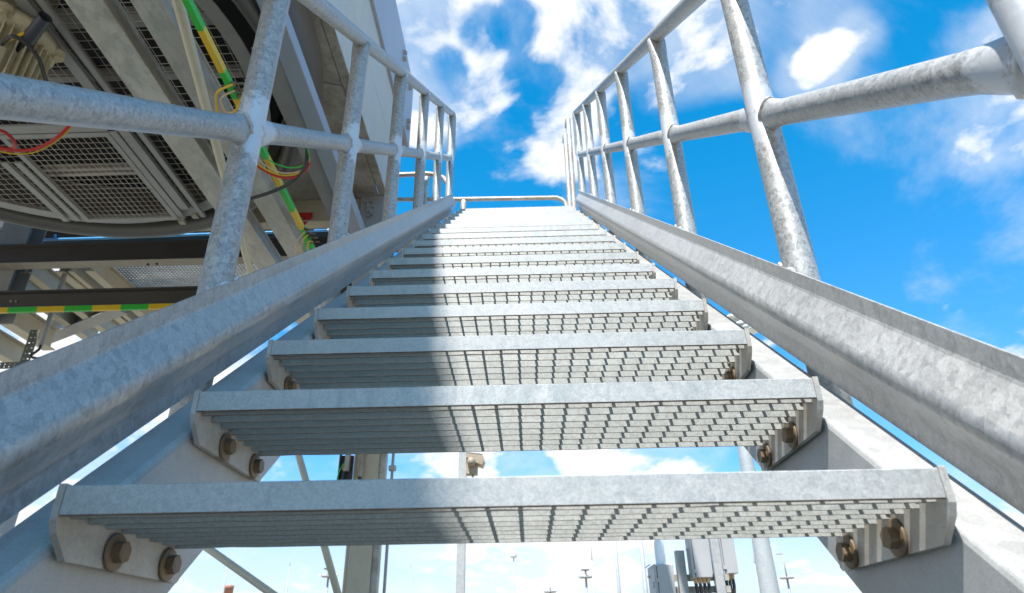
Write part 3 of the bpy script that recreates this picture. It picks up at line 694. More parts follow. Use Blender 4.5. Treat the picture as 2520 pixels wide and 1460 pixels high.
def cable(name, pts, r, m, label=None, cat=None, parent=None, group=None, seg=10):
    # smooth the control points (Catmull-Rom)
    P = [Vector(p) for p in pts]; P = [P[0]] + P + [P[-1]]; out = []
    for i in range(1, len(P) - 2):
        for k in range(6):
            t = k / 6; a, b, c, d = P[i - 1], P[i], P[i + 1], P[i + 2]
            out.append(0.5 * ((2 * b) + (c - a) * t + (2 * a - 5 * b + 4 * c - d) * t * t + (3 * b - a - 3 * c + d) * t ** 3))
    out.append(P[-2])
    o = MB().tube(out, r, seg).build(name, m, parent, org=out[0] if not parent else None)
    if label: tag(o, label, cat, group)
    return o
def A2(px, py, z=2.45): return at(px, py, 2, z)
pv = empty('cable_duct', A2(85, 30), 'short dark pipe end holding black and yellow cables beside the fan motor', 'pipe')
mb = MB(); pA = A2(70, 98, 2.44); pB = A2(112, 42, 2.48); ax_ = (pB - pA)
mb.tube([pA, pA + ax_ * .5, pB], 0.030, 24, caps=False); mb.tube([pA + ax_ * 0.001, pA + ax_ * .5, pB], 0.027, 24, caps=False); mb.build('sleeve', 'pvc', pv)
cable('black_cable', [A2(-60, 330, 2.3), A2(-10, 230, 2.34), A2(25, 160, 2.36), A2(58, 112, 2.42), A2(85, 75, 2.46)], 0.017, 'rubber', 'thick black cable entering the dark duct beside the motor', 'cable')
cable('yellow_cable', [A2(-60, 260, 2.3), A2(-15, 150, 2.34), A2(14, 105, 2.37), A2(45, 88, 2.42), A2(72, 78, 2.46)], 0.007, 'yellow', 'orange yellow cable leading up into the dark duct, top left', 'cable')
cable('motor_cable', [A2(5, 110, 2.28), A2(30, 90, 2.26), A2(62, 105, 2.26), A2(95, 145, 2.27), A2(110, 190, 2.28), A2(125, 240, 2.3), A2(135, 300, 2.34)], 0.009, 'rubber', 'thin black cable looping over the ribbed motor', 'cable')
cable('red_cable', [A2(-30, 315, 2.25), A2(10, 325, 2.25), A2(36, 350, 2.25), A2(30, 366, 2.25), A2(0, 362, 2.25), A2(-30, 350, 2.25)], 0.0085, 'red', 'short curl of red cable hanging at the left edge, below the tube rail', 'cable')
cable('red_cable', [A2(180, 300, 2.3), A2(150, 330, 2.26), A2(120, 352, 2.24), A2(80, 368, 2.22), A2(30, 370, 2.2), A2(-30, 360, 2.2)], 0.0085, 'red', 'long red cable sagging in front of the square mesh hatch', 'cable')
cable('yellow_cable', [A2(184, 302, 2.3), A2(154, 335, 2.26), A2(122, 358, 2.24), A2(80, 376, 2.22), A2(30, 378, 2.2), A2(-30, 366, 2.2)], 0.0045, 'yellow', 'thin yellow cable sagging just under the long red cable', 'cable')

# ------------------------------------------------------------------ steel frame that carries the cooler
fr = empty('support_frame', (-1.1, 3.6, GZ), 'painted steel frame under the air cooler: dark cross beams, beige beam, grey column', 'steel frame')
def beamA(x0, x1, lab, yend):
    b = MB(); b.box((x0, -2.5, 2.30), (x1, yend, 2.305)); b.box((x1 - .005, -2.5, 2.305), (x1, yend, 2.395)); b.box((x0, -2.5, 2.305), (x0 + .005, yend, 2.395)); b.box((x1 - .022, -2.5, 2.395), (x1, yend, 2.399)); b.box((x0, -2.5, 2.395), (x0 + .022, yend, 2.399))
    b.box((x1, -2.5, 2.372), (x1 + .006, yend, 2.380))
    return tag(b.build('cable_carrier', 'galvbeam', None, org=((x0 + x1) / 2, 0, 2.3), bevel=.001), lab, 'channel beam', 'open galvanised channels under the fan guard')
beamA(-1.872, -1.712, 'wide dusty galvanised channel passing under the fan guard, left of the cream conduit', 4.4)
beamA(-1.598, -1.470, 'narrower mottled galvanised channel running just behind the cream conduit', 4.4)
def ibeam_x(y, z0, z1, x0, x1, fw=0.12):
    b = MB(); b.box((x0, y - fw / 2, z0), (x1, y + fw / 2, z0 + .012), bottom=1); b.box((x0, y - fw / 2, z1 - .012), (x1, y + fw / 2, z1)); b.box((x0, y - .005, z0 + .012), (x1, y + .005, z1 - .012))
    return b.build('cross_beam', ['dark', 'darkflange'], fr)
def zat(py, Y, px=0): return at(px, py, 1, Y).z
YB = 4.55
b1t, b1b = zat(602, YB - .06), zat(648, YB - .06)
ibeam_x(YB, b1b, b1t, -7, -1.13)
b2t, b2b = zat(716, YB - .06), zat(757, YB - .06)
ibeam_x(YB, b2b, b2t, -7, -1.13)
for (px, py) in ((18, 736), (30, 736), (365, 652), (387, 651)):
    c = at(px, py, 1, YB - .062); q = MB(); q.lathe([(0, 0), (.012, 0), (.012, -.012), (0, -.012)], c + Vector((0, .055 if py > 700 else 0, 0)), 'Y', 8, smooth=False); q.build('bolt', 'sheet' if py > 700 else 'dark', fr)
pbox((-2.5, 3.60, 2.76), (-1.205, 3.66, 2.99), 'edge_beam', 'beige', fr, .002); pbox((-2.5, 3.56, 2.76), (-1.205, 3.60, 2.772), 'edge_beam', 'beige', fr)
# grey column with bolted flange
c0, c1 = -1.20, -1.02
cb = MB(); cb.box((c0, 3.56, 1.7), (c1, 3.572, 2.985)); cb.box((c0, 3.572, 1.7), (c0 + .012, 3.70, 2.985)); cb.box((c1 - .012, 3.572, 1.7), (c1, 3.70, 2.985)); cb.box((c0 - .03, 3.54, 2.985), (c1 + .02, 3.72, 2.991))
col = cb.build('column', 'greypaint', fr, bevel=.002)
for (px, py) in ((901, 497), (916, 496), (908, 510), (919, 508), (908, 519), (908, 532), (914, 528)):
    c = at(px, py, 1, 3.56); q = MB(); q.lathe([(0, -.016), (.017, -.016), (.017, 0), (0, 0)], c, 'Y', 6, smooth=False); q.lathe([(0, -.003), (.024, -.003), (.024, 0), (0, 0)], c, 'Y', 16, smooth=False); q.build('bolt', 'greypaint', col)
# diagonal brace
P1 = Vector((-1.105, 1.25, 2.615)); P2 = Vector((-1.105, 3.50, 2.515)); dr = (P2 - P1).normalized()
P1 = P1 - dr * 1.5
upv = Vector((1, 0, 0)).cross(dr)
b = MB(); b.prism([(-0.10, 0.0), (0.0, 0.0), (0.0, 0.085), (-0.10, 0.085)], P1, P2, (1, 0, 0), upv); b.build('brace', 'fascia', fr, bevel=.004)
pbox((-1.33, 1.75, 2.60), (-1.13, 3.52, 2.606), 'stiffener', 'greypaint', fr)
# red lifting lug under the beige beam
lg = MB(); lc = at(741, 541, 1, 3.57)
N = 20; vs = []; y0_, y1_ = 3.562, 3.575
outer = [(-.075, .06), (-.06, 0.0), (-.03, -.045), (0.0, -.055), (.035, -.045), (.06, -.02), (.10, .06)]
def ring_pts():
    pts = []
    for k in range(N):
        t = 2 * math.pi * k / N; c, s_ = math.cos(t), math.sin(t)
        r_ = 1e9
        for i in range(len(outer)):
            a, b2 = outer[i], outer[(i + 1) % len(outer)]
            ex, ez = b2[0] - a[0], b2[1] - a[1]; den = c * ez - s_ * ex
            if abs(den) < 1e-9: continue
            tt = (a[0] * ez - a[1] * ex) / den; uu = (a[0] * s_ - a[1] * c) / den
            if tt > 0 and -1e-6 <= uu <= 1 + 1e-6: r_ = min(r_, tt)
        pts.append((c * r_, s_ * r_))
    return pts
rp_ = ring_pts()
for (yy) in (y0_, y1_):
    for k in range(N): vs.append((lc.x + .027 * math.cos(2 * math.pi * k / N), yy, lc.z + .027 * math.sin(2 * math.pi * k / N)))
    for k in range(N): vs.append((lc.x + rp_[k][0], yy, lc.z + rp_[k][1]))
fs = []
for k in range(N):
    k2 = (k + 1) % N
    fs += [(k, k2, N + k2, N + k), (2 * N + k, 3 * N + k, 3 * N + k2, 2 * N + k2), (k, 2 * N + k, 2 * N + k2, k2), (N + k, N + k2, 3 * N + k2, 3 * N + k)]
lg.add(vs, fs); lg.build('lifting_lug', 'redlug', fr)
# bright blue tube behind the frame
bt = empty('blue_tube', at(700, 571, 1, 4.9), 'thin bright blue tube running level behind the dark upper cross beam', 'tube')
MB().tube([at(82, 591, 1, 4.9), at(300, 585, 1, 4.9), at(492, 577, 1, 4.9), at(700, 571, 1, 4.9), at(806, 567, 1, 4.9)], .013, 12).build('pipe', 'bluepipe', bt)
MB().tube([at(806, 567, 1, 4.9), at(812, 566.5, 1, 4.9)], .015, 12).build('end_cap', 'white', bt)
cable('branch', [at(643, 573, 1, 4.9), at(635, 569, 1, 4.9), at(634, 560, 1, 4.9), at(641, 545, 1, 4.9)], .012, 'bluepipe', parent=bt)
MB().tube([at(135, 589, 1, 4.9), at(136, 578, 1, 4.9)], .012, 12).build('branch', 'bluepipe', bt)
dk = empty('duct_beam', at(600, 600, 1, 5.2), 'dark steel beam with bolts level behind the upper cross beam', 'beam')
za, zb_ = zat(576, 5.2), zat(640, 5.2)
MB().box((-6.5, 5.2, zb_), (-1.15, 5.25, za)).build('web', 'dark', dk); MB().box((-6.5, 5.12, za), (-1.15, 5.25, za + .01)).build('flange', 'dark', dk)
za, zb_ = zat(560, 5.3), zat(500, 5.3)
MB().box((-6.5, 5.3, za), (-2.05, 5.34, zb_)).build('upper_web', 'dark', dk)

# far-left grey column
cL = at(82, 540, 1, 4.62).x
cq = MB(); cq.box((cL - .28, 4.62, b2b), (cL, 4.63, 4.2)); cq.box((cL - .15, 4.63, b2b), (cL - .14, 4.82, 4.2)); cq.box((cL - .28, 4.82, b2b), (cL, 4.83, 4.2))
tag(cq.build('steel_column', 'greypaint', None, org=(cL, 4.7, b2b), bevel=.002), 'wide grey steel column at the left edge behind both dark cross beams', 'column')

# cream conduit
p0, p1, p2 = at(437, 0, 2, 2.2), at(545, 400, 2, 2.2), at(615, 665, 2, 2.2)
dd = (p2 - p0).normalized()
tag(MB().tube([p0 - dd * 1.6, p0, p0.lerp(p2, .5), p2, p2 + dd * 1.1], 0.0235, 24).build('conduit', 'beigepipe', None, org=p0), 'cream painted round conduit slanting in front of the galvanised channels', 'conduit')

# striped earthing bar
eb = empty('earthing_bar', (-1.29, 2, 2.1), 'yellow and green striped earthing bar slanting behind the nearest left post', 'earthing bar')
bounds = [(-60, 'yellow'), (0, 'green'), (77, 'yellow'), (180, 'green'), (245, 'yellow'), (330, 'green'), (393, 'yellow'), (461, 'green'), (522, 'yellow'), (566, 'green'), (640, 'green')]
e0, e1 = at(452, 0, 2, 2.1), at(764, 613, 2, 2.1); ed = (e1 - e0); ed.normalize()
def onbar(py):
    # intersection of the bar's line with the pixel row
    lo, hi = -2.0, 3.0
    for _ in range(40):
        m_ = (lo + hi) / 2; q = e0 + ed * m_ - CAM
        yy = 730 - FPX * q.dot(UP) / q.dot(FW)
        if q.dot(FW) < 0.05 or yy < py: lo = m_
        else: hi = m_
    return e0 + ed * lo
sw = 0.027
for (a, c), (b_, _) in zip(bounds[:-1], bounds[1:]):
    A_, B_ = onbar(a), onbar(b_)
    q = MB(); q.prism([(-sw, 0), (0, 0), (0, .036), (-sw, .036)], A_ + Vector((.017, 0, 0)), B_ + Vector((.017, 0, 0)), (1, 0, 0), (0, 0, 1)); q.build('stripe', c, eb, bevel=.001)
studs = []
for py in (212, 226, 240, 254, 268, 570, 580, 590, 600):
    A_ = onbar(py) + Vector((.0, 0, .012)); studs.append(A_)
    q = MB(); q.lathe([(0, 0), (.006, 0), (.006, .055), (0, .055)], A_ + Vector((.017, 0, 0)), 'X', 8); q.lathe([(0, .004), (.013, .004), (.013, .014), (0, .014)], A_ + Vector((.017, 0, 0)), 'X', 6, smooth=False); q.build('stud', 'edge', eb)
ZW = 2.05
cable('earth_wire', [studs[0] + Vector((.03, 0, 0)), at(537, 225, 2, ZW), at(533, 255, 2, ZW), at(540, 280, 2, ZW), at(560, 284, 2, ZW), at(585, 265, 2, ZW), at(604, 215, 2, ZW + .03), at(615, 180, 2, ZW + .06)], .0055, 'yellow', 'yellow and green earth wire looping from the top stud behind the left post', 'wire')
cable('earth_wire', [studs[1] + Vector((.03, 0, 0)), at(545, 240, 2, ZW), at(548, 262, 2, ZW), at(560, 277, 2, ZW), at(590, 272, 2, ZW), at(625, 258, 2, ZW)], .004, 'cream', 'pale cream wire looping from the second stud of the striped bar', 'wire')
cable('earth_wire', [at(630, 360, 2, ZW), at(640, 376, 2, ZW), at(675, 402, 2, ZW), at(715, 413, 2, ZW), at(745, 408, 2, ZW), at(760, 393, 2, ZW), at(757, 366, 2, ZW), at(750, 340, 2, ZW)], .0035, 'green', 'thin green wire in the bundle drooping right of the nearest left post', 'wire')
cable('earth_wire', [at(615, 375, 2, ZW), at(650, 405, 2, ZW), at(690, 425, 2, ZW), at(730, 424, 2, ZW), at(755, 410, 2, ZW), at(762, 390, 2, ZW)], .0035, 'cream', 'thin cream wire in the bundle drooping right of the nearest left post', 'wire')
cable('earth_wire', [at(620, 393, 2, ZW), at(655, 418, 2, ZW), at(690, 431, 2, ZW), at(725, 430, 2, ZW), at(752, 416, 2, ZW)], .0045, 'yellow', 'yellow wire lying on the red cable right of the nearest left post', 'wire')
cable('red_cable', [at(618, 395, 2, ZW), at(650, 420, 2, ZW), at(690, 436, 2, ZW), at(725, 436, 2, ZW), at(752, 420, 2, ZW), at(762, 400, 2, ZW)], .007, 'red', 'red cable drooping right of the nearest left post', 'cable')
cable('black_cable', [at(570, 500, 2, ZW), at(620, 488, 2, ZW), at(670, 472, 2, ZW), at(715, 450, 2, ZW), at(745, 420, 2, ZW), at(755, 385, 2, ZW), at(754, 340, 2, ZW + .05)], .010, 'rubber', 'black cable sweeping up from behind the nearest left post', 'cable')
for k, (px, m_) in enumerate(((728, 'cream'), (741, 'yellow'), (749, 'green'), (757, 'yellow'))):
    cable('earth_wire', [studs[5 + min(k, 3)] + Vector((.03, 0, 0)), at(px + 2, 596, 2, ZW), at(px, 625, 2, ZW), at(px - 4, 680, 2, ZW)], .004, m_,
          ['pale wire hanging from the lower end of the striped bar, leftmost', 'yellow wire hanging beside the pale one below the striped bar', 'green wire hanging below the striped bar', 'yellow wire hanging rightmost below the striped bar'][k], 'wire')

# green and yellow bar under the lower cross beam
hb = empty('earthing_rail', at(200, 763, 1, 4.45), 'level green and yellow striped bar under the lower dark cross beam', 'earthing bar')
bn = [(-120, 'green'), (-50, 'yellow'), (19, 'green'), (90, 'yellow'), (157, 'green'), (225, 'yellow'), (295, 'green'), (363, 'yellow'), (450, 'green'), (520, 'green')]
zb0 = at(0, 769, 1, 4.45).z; zb1 = at(0, 757, 1, 4.45).z
for (a, c), (b_, _) in zip(bn[:-1], bn[1:]):
    MB().box((at(a, 763, 1, 4.45).x, 4.45, zb0), (at(b_, 763, 1, 4.45).x - .001, 4.475, zb1)).build('stripe', c, hb)

# ------------------------------------------------------------------ far platform seen through the frame
ZP = 3.3
fp = empty('far_platform', (-4, 6, GZ), 'farther raised platform with beige beams and a perforated steel deck', 'platform')
dx0, dx1, dy0, dy1 = at(242, 654, 2, ZP).x, -1.35, 4.95, 6.3
mb = MB(); pit = 0.036; xq = dx0
while xq < dx1: mb.box((xq, dy0, ZP), (xq + .021, dy1, ZP + .004)); xq += pit
yq = dy0
while yq < dy1: mb.box((dx0, yq, ZP + .0045), (dx1, yq + .021, ZP + .0085)); yq += pit
o = mb.build('perforated_deck', 'sheet', fp); o['kind'] = 'stuff'
xl = at(0, 700, 2, ZP).x - 1
mb = MB(); xq = xl
while xq < at(40, 690, 2, ZP).x: mb.box((xq, 5.0, ZP), (xq + .021, 5.8, ZP + .004)); xq += pit
yq = 5.0
while yq < 5.8: mb.box((xl, yq, ZP + .0045), (at(40, 690, 2, ZP).x, yq + .021, ZP + .0085)); yq += pit
o = mb.build('perforated_deck', 'sheet', fp); o['kind'] = 'stuff'
def ibeam_y(xc, w_, h_, ya, yb_, zt_, m_='beige'):
    b = MB(); b.box((xc - w_ / 2, ya, zt_ - .012), (xc + w_ / 2, yb_, zt_)); b.box((xc - w_ / 2, ya, zt_ - h_), (xc + w_ / 2, yb_, zt_ - h_ + .012)); b.box((xc - .006, ya, zt_ - h_ + .012), (xc + .006, yb_, zt_ - .012))
    return b.build('floor_beam', m_, fp)
for (pxc, w_, ye_) in ((226, .09, 6.4), (178, .05, 6.4), (150, .09, 6.4), (62, .09, 6.6), (-20, .10, 6.5)):
    xx = at(pxc, 660, 2, ZP - .15).x; ibeam_y(xx, w_, .19, 4.8, ye_, ZP - .005)
for (px_, py_, zt_) in ((128, 838, 3.05), (62, 885, 2.95)):
    e_ = at(px_, py_, 2, zt_ - .12); ibeam_y(e_.x, .13, .24, 4.9, e_.y, zt_, 'beige')
ca, cb2 = at(112, 822, 2, ZP - .1), at(262, 762, 2, ZP - .1)
dr = (cb2 - ca).normalized(); sd = dr.cross(Vector((0, 0, 1)))
b = MB(); b.prism([(-.08, -.1), (.08, -.1), (.08, -.09), (.006, -.09), (.006, .09), (.08, .09), (.08, .1), (-.08, .1), (-.08, .09), (-.006, .09), (-.006, -.09), (-.08, -.09)], ca, cb2 + dr * .3, sd, (0, 0, 1)); b.build('cross_member', 'greypaint', fp)
for (pa, pb) in (((163, 665), (100, 850)), ((62, 700), (50, 725))):
    A_, B_ = at(*pa, 1, 4.85), at(*pb, 1, 4.85)
    MB().tube([A_ + (A_ - B_) * .2, A_, A_.lerp(B_, .5), B_], .022, 12).build('hanger_pipe', 'greypaint', fp)
cable('drop_cable', [at(100, 850, 1, 4.85), at(96, 860, 1, 4.85), at(76, 876, 1, 4.85), at(90, 882, 1, 4.85), at(120, 884, 1, 4.85)], .012, 'rubber', parent=fp)
# slotted tray upright and arm
def slotted(A_, B_, wd, parent, nslot, flip=0):
    ax1 = (B_ - A_); L_ = ax1.length; ax1.normalize(); wv = Vector((1, 0, 0)) if abs(ax1.x) < .5 else Vector((0, 0, 1))
    mb = MB(); d_ = Vector((0, 1, 0))
    def bar(u0_, u1_, v0_, v1_):
        p = A_ + ax1 * u0_ + wv * v0_; q = A_ + ax1 * u1_ + wv * v0_
        mb.prism([(0, 0), (v1_ - v0_, 0), (v1_ - v0_, .004), (0, .004)], p, q, wv, d_)
    for v0_ in (0, wd * .4, wd * .8): bar(0, L_, v0_, v0_ + wd * .2)
    for k in range(nslot + 1):
        u_ = L_ * k / nslot
        bar(max(0, u_ - L_ / nslot * .39), min(L_, u_ + L_ / nslot * .39), wd * .2, wd * .4); bar(max(0, u_ - L_ / nslot * .39), min(L_, u_ + L_ / nslot * .39), wd * .6, wd * .8)
    return mb.build('slotted_strut', 'strut', parent)
A_ = at(82, 815, 1, 5.4); slotted(Vector((at(50, 885, 1, 5.4).x, 5.4, at(62, 930, 1, 5.4).z)), Vector((at(50, 885, 1, 5.4).x, 5.4, at(80, 812, 1, 5.4).z)), .10, fp, 9)
slotted(Vector((at(-30, 900, 1, 5.38).x, 5.38, at(0, 908, 1, 5.38).z)), Vector((at(75, 900, 1, 5.38).x, 5.38, at(0, 908, 1, 5.38).z)), .07, fp, 9)
for yy in (5.2, 7.0):
    MB().box((at(20, 700, 2, ZP).x - .6, yy, GZ), (at(20, 700, 2, ZP).x - .45, yy + .15, ZP - .2)).build('leg', 'greypaint', fp)

# ------------------------------------------------------------------ things glimpsed between the lowest treads
YC = 5.0
cbx = lambda px, py=1346: at(px, py, 1, YC).x
bc = empty('beige_column', (cbx(890), YC, GZ), 'beige steel column with cables seen between the two lowest treads', 'column')
zt2 = at(900, 690, 1, YC).z
b = MB(); b.prism([(-.115, 0), (-.105, -.012), (-.09, -.004), (-.08, -.02), (.10, -.02), (.10, .13), (-.115, .13)], (cbx(887), YC, GZ), (cbx(887), YC, zt2), (1, 0, 0), (0, 1, 0)); b.build('shaft', 'beige', bc, bevel=.002)
xs_ = cbx(887) + .103
MB().box((xs_, YC + .01, GZ), (xs_ + .05, YC + .09, zt2)).build('side_channel', 'sheet', bc)
xp = cbx(893, 1180) - .02
MB().tube([(xp, YC - .05, at(890, 1178, 1, YC).z), (xp, YC - .05, zt2)], .028, 16).build('conduit_pipe', 'sheet', bc)
cable('black_cable', [(xp, YC - .05, at(890, 1160, 1, YC).z), (xp + .005, YC - .05, at(890, 1185, 1, YC).z), (xp + .03, YC - .05, at(890, 1215, 1, YC).z), (xp + .05, YC - .05, at(890, 1260, 1, YC).z), (xp + .0, YC - .04, at(890, 1330, 1, YC).z)], .015, 'rubber', parent=bc)
cable('striped_wire', [(xp - .016, YC - .05, at(890, 1170, 1, YC).z), (xp - .012, YC - .055, at(890, 1215, 1, YC).z), (xp, YC - .05, at(890, 1280, 1, YC).z)], .005, 'yellow', parent=bc)
jb = empty('junction_tray', (cbx(850, 1150), YC, 1.0), 'dark bracket with glands and green wire beside the beige column', 'cable bracket')
zj0, zj1 = at(850, 1235, 1, YC).z, at(850, 1120, 1, YC).z
MB().box((cbx(836, 1150), YC + .02, zj0), (cbx(866, 1150), YC + .05, zj1)).build('back_plate', 'dark', jb)
MB().box((cbx(836, 1150), YC - .04, zj0), (cbx(839, 1150), YC + .02, zj1)).build('side_lip', 'dark', jb)
MB().box((cbx(851, 1150), YC - .05, at(850, 1162, 1, YC).z), (cbx(862, 1150), YC - .01, zj1)).build('bracket', 'sheet', jb)
gx = cbx(849, 1160)
q = MB(); q.lathe([(0, 0), (.018, 0), (.018, .03), (.014, .03), (.014, .06), (0, .06)], (gx, YC - .03, at(850, 1163, 1, YC).z), 'Z', 8, smooth=False); q.build('gland', 'gland', jb)
cable('black_cable', [(gx, YC - .03, at(850, 1160, 1, YC).z), (gx - .01, YC - .03, at(850, 1190, 1, YC).z), (gx - .02, YC - .03, at(850, 1240, 1, YC).z)], .018, 'rubber', parent=jb)
cable('green_wire', [(gx + .0, YC - .05, at(850, 1143, 1, YC).z), (gx - .03, YC - .05, at(850, 1160, 1, YC).z), (gx - .045, YC - .05, at(850, 1180, 1, YC).z), (gx - .04, YC - .05, at(850, 1195, 1, YC).z)], .005, 'green', parent=jb)
# thin pipe with clamp
tp = empty('thin_pipe', (cbx(966, 1150), YC, GZ), 'thin grey pipe in a clamp right of the beige column', 'pipe')
MB().tube([(cbx(966, 1150), YC, GZ), (cbx(966, 1150), YC, .6), (cbx(966, 1150), YC, zt2)], .0125, 12).build('pipe', 'greypaint', tp)
cz = at(966, 1153, 1, YC).z
q = MB(); q.box((cbx(957, 1153), YC - .02, cz - .022), (cbx(975, 1153), YC + .02, cz + .022)); q.lathe([(0, -.012), (.014, -.012), (.014, 0), (0, 0)], (cbx(963, 1153), YC - .02, cz), 'Y', 12, smooth=False); q.build('clamp', 'sheet', tp, bevel=.004)
# bracing tubes
for (a, b_, lab) in (((725, 1085), (845, 1510), 'beige bracing tube dropping steeply left of the beige column'), ((470, 1320), (740, 1512), 'beige bracing tube sloping down below the lowest tread, left')):
    A_, B_ = at(*a, 1, YC + .3), at(*b_, 1, YC + .3)
    d_ = (B_ - A_); A_ = A_ - d_ * .5; B_ = B_ + d_ * .3
    tag(MB().tube([A_, A_.lerp(B_, .5), B_], .031, 16).build('brace_tube', 'beigepipe', None, org=A_), lab, 'brace', 'bracing tubes under the frame')
# pole with small floodlight
YF = 9.0; KF = 1.38
fx = at(1138, 1200, 1, YF).x
fl = empty('floodlight_pole', (fx, YF, GZ), 'galvanised square pole carrying a beige floodlight on its right side', 'light pole')
MB().box((fx - .056, YF - .05, GZ), (fx + .056, YF + .05, at(1140, 1000, 1, YF).z)).build('pole', 'stringer', fl, bevel=.004)
o3 = at(1149, 1119, 1, YF)
def FQ(x, y, z): return (o3.x + x * KF, YF + y * KF, o3.z + z * KF)
q = MB(); q.prism([(a_ * KF, b_2 * KF) for a_, b_2 in [(0, 0), (.17, -.025), (.19, -.075), (.165, -.13), (.08, -.10), (.0, -.045)]], FQ(0, -.09, 0), FQ(0, .10, 0), (1, 0, 0), (0, 0, 1)); q.build('lamp_housing', 'lampbeige', fl, bevel=.008)
MB().prism([(0, .012 * KF), (.165 * KF, -.012 * KF), (.165 * KF, -.022 * KF), (0, .002 * KF)], FQ(0, -.095, 0), FQ(0, .10, 0), (1, 0, 0), (0, 0, 1)).build('lamp_hood', 'lampwhite', fl, bevel=.004)
MB().box(FQ(0, -.04, -.215), FQ(.115, .05, -.09)).build('ballast_box', 'lampbeige', fl, bevel=.01)
q = MB(); q.lathe([(0, -.14 * KF), (.035 * KF, -.14 * KF), (.044 * KF, -.11 * KF), (.044 * KF, -.05 * KF), (.03 * KF, -.04 * KF), (0, -.04 * KF)], FQ(.055, 0, -.10), 'Y', 16); q.build('swivel', 'lampbeige', fl)
q = MB(); q.lathe([(0, -.045 * KF), (.010 * KF, -.045 * KF), (.013 * KF, 0), (0, 0)], FQ(.065, 0, -.215), 'Z', 10); q.build('gland', 'greypaint', fl)
cable('cable', [FQ(.065, 0, -.25), FQ(.075, 0, -.30), FQ(.095, 0, -.34), FQ(.09, 0, -.38), FQ(.03, 0, -.42), FQ(-.02, 0, -.5)], .008, 'rubber', parent=fl)

# cabinets on their stand
YK = 4.0
def K(px, py, Y=YK): return at(px, py, 1, Y)
ks = empty('cabinet_stand', (K(1700, 1400).x, YK, GZ), 'galvanised channel stand that holds the grey control cabinets', 'stand')
for (px, py, tp_) in ((1678, 1400, K(1668, 1355).z), (1768, 1400, K(1760, 1230).z)):
    x_ = K(px, py).x
    b = MB(); b.prism([(-.028, 0), (.028, 0), (.028, .05), (.022, .05), (.022, .006), (-.022, .006), (-.022, .05), (-.028, .05)], (x_, YK, GZ), (x_, YK, tp_), (1, 0, 0), (0, 1, 0)); b.build('upright', 'stringer', ks, bevel=.001)
for zz_ in (K(1700, 1420).z, K(1700, 1450).z, K(1700, 1560).z):
    MB().box((K(1640, 1420).x, YK + .055, zz_ - .02), (K(1800, 1420).x, YK + .075, zz_ + .02)).build('cross_channel', 'sheet', ks)
def cabinet(x0, x1, z0, z1, y0, y1, label):
    e = empty('control_cabinet', ((x0 + x1) / 2, (y0 + y1) / 2, z0), label, 'cabinet', 'grey control cabinets on the stand')
    MB().box((x0 + .012, y0, z0), (x1, y1, z1)).build('body', 'cab', e, bevel=.003)
    dr_ = MB().box((x0 - .008, y0 - .004, z0 - .004), (x0 + .008, y1, z1 + .004)); dr_ = dr_.build('door', 'cab', e, bevel=.003)
    for fz in (.88, .5, .12): 
        if fz != .5: MB().box((x0 - .002, y0 - .01, z0 + (z1 - z0) * fz - .012), (x0 + .02, y0 - .004, z0 + (z1 - z0) * fz + .012)).build('hinge', 'cab', e)
    for fz in (.93, .55): MB().lathe([(0, -.012), (.008, -.012), (.01, 0), (0, 0)], (x0 - .008, y1 - .05, z0 + (z1 - z0) * fz), 'X', 10).build('lock', 'lampwhite', dr_)
    MB().lathe([(0, -.006), (.018, -.006), (.018, 0), (0, 0)], (x0 - .008, y0 + .07, z0 + (z1 - z0) * .85), 'X', 12).build('badge', 'lampwhite', dr_)
    return e
c1_ = cabinet(K(1612, 1420).x, K(1657, 1420).x, -.45, K(1640, 1391).z, YK - .03, YK + .22, 'lowest grey cabinet, with the plastic bottle standing on it')
c2_ = cabinet(K(1697, 1400).x, K(1742, 1400).x, K(1720, 1425).z, K(1700, 1300).z, YK - .10, YK + .0, 'middle grey cabinet between the two stand uprights, black cables below')
c3_ = cabinet(K(1776, 1400, 4.1).x, K(1812, 1400, 4.1).x, K(1790, 1413, 4.1).z, K(1790, 1290, 4.1).z, 4.06, 4.2, 'right hand grey cabinet on the far side of the stand upright')
def bunch(par, cx_, y_, z_, n, dx_):
    for i in range(n):
        xx = cx_ + (i - (n - 1) / 2) * dx_
        MB().lathe([(0, -.035), (.010, -.035), (.014, -.015), (.014, 0), (0, 0)], (xx, y_, z_), 'Z', 8, smooth=False).build('gland', 'gland', par)
        cable('cable', [(xx, y_, z_ - .02), (xx + .002, y_, z_ - .08), (cx_ + (xx - cx_) * .6, y_ + .02, z_ - .2), (cx_ + (xx - cx_) * .3 + .01, y_ + .05, z_ - .4), (cx_ + .02, y_ + .06, z_ - .8)], .0105, 'rubber', parent=par)
bunch(c2_, K(1722, 1425).x, YK - .05, K(1720, 1425).z, 4, .026)
bunch(c3_, K(1795, 1413, 4.1).x, 4.12, K(1790, 1413, 4.1).z, 3, .022)
# bottle
bz = K(1640, 1391).z + .004; bx0 = K(1616, 1380).x + .035; by0 = YK + .05
bo = empty('plastic_bottle', (bx0, by0, bz), 'clear plastic bottle with a lime green cap on the lowest cabinet', 'bottle')
MB().lathe([(0, 0), (.030, 0), (.033, .01), (.033, .12), (.030, .145), (.020, .165), (.0125, .175), (.0125, .185), (0, .185)], (bx0, by0, bz), 'Z', 20).build('body', 'bottle', bo)
MB().lathe([(0, 0), (.015, 0), (.015, .018), (0, .018)], (bx0, by0, bz + .185), 'Z', 14).build('cap', 'lime', bo)
bt2 = MB().box((bx0 - .085, YK - .03, bz - .003), (bx0 - .083, YK + .2, bz + .003)); tag(bt2.build('blue_strip', 'blue', None, org=(bx0 - .084, YK, bz)), 'thin blue strip along the edge of the lowest cabinet top', 'strip')

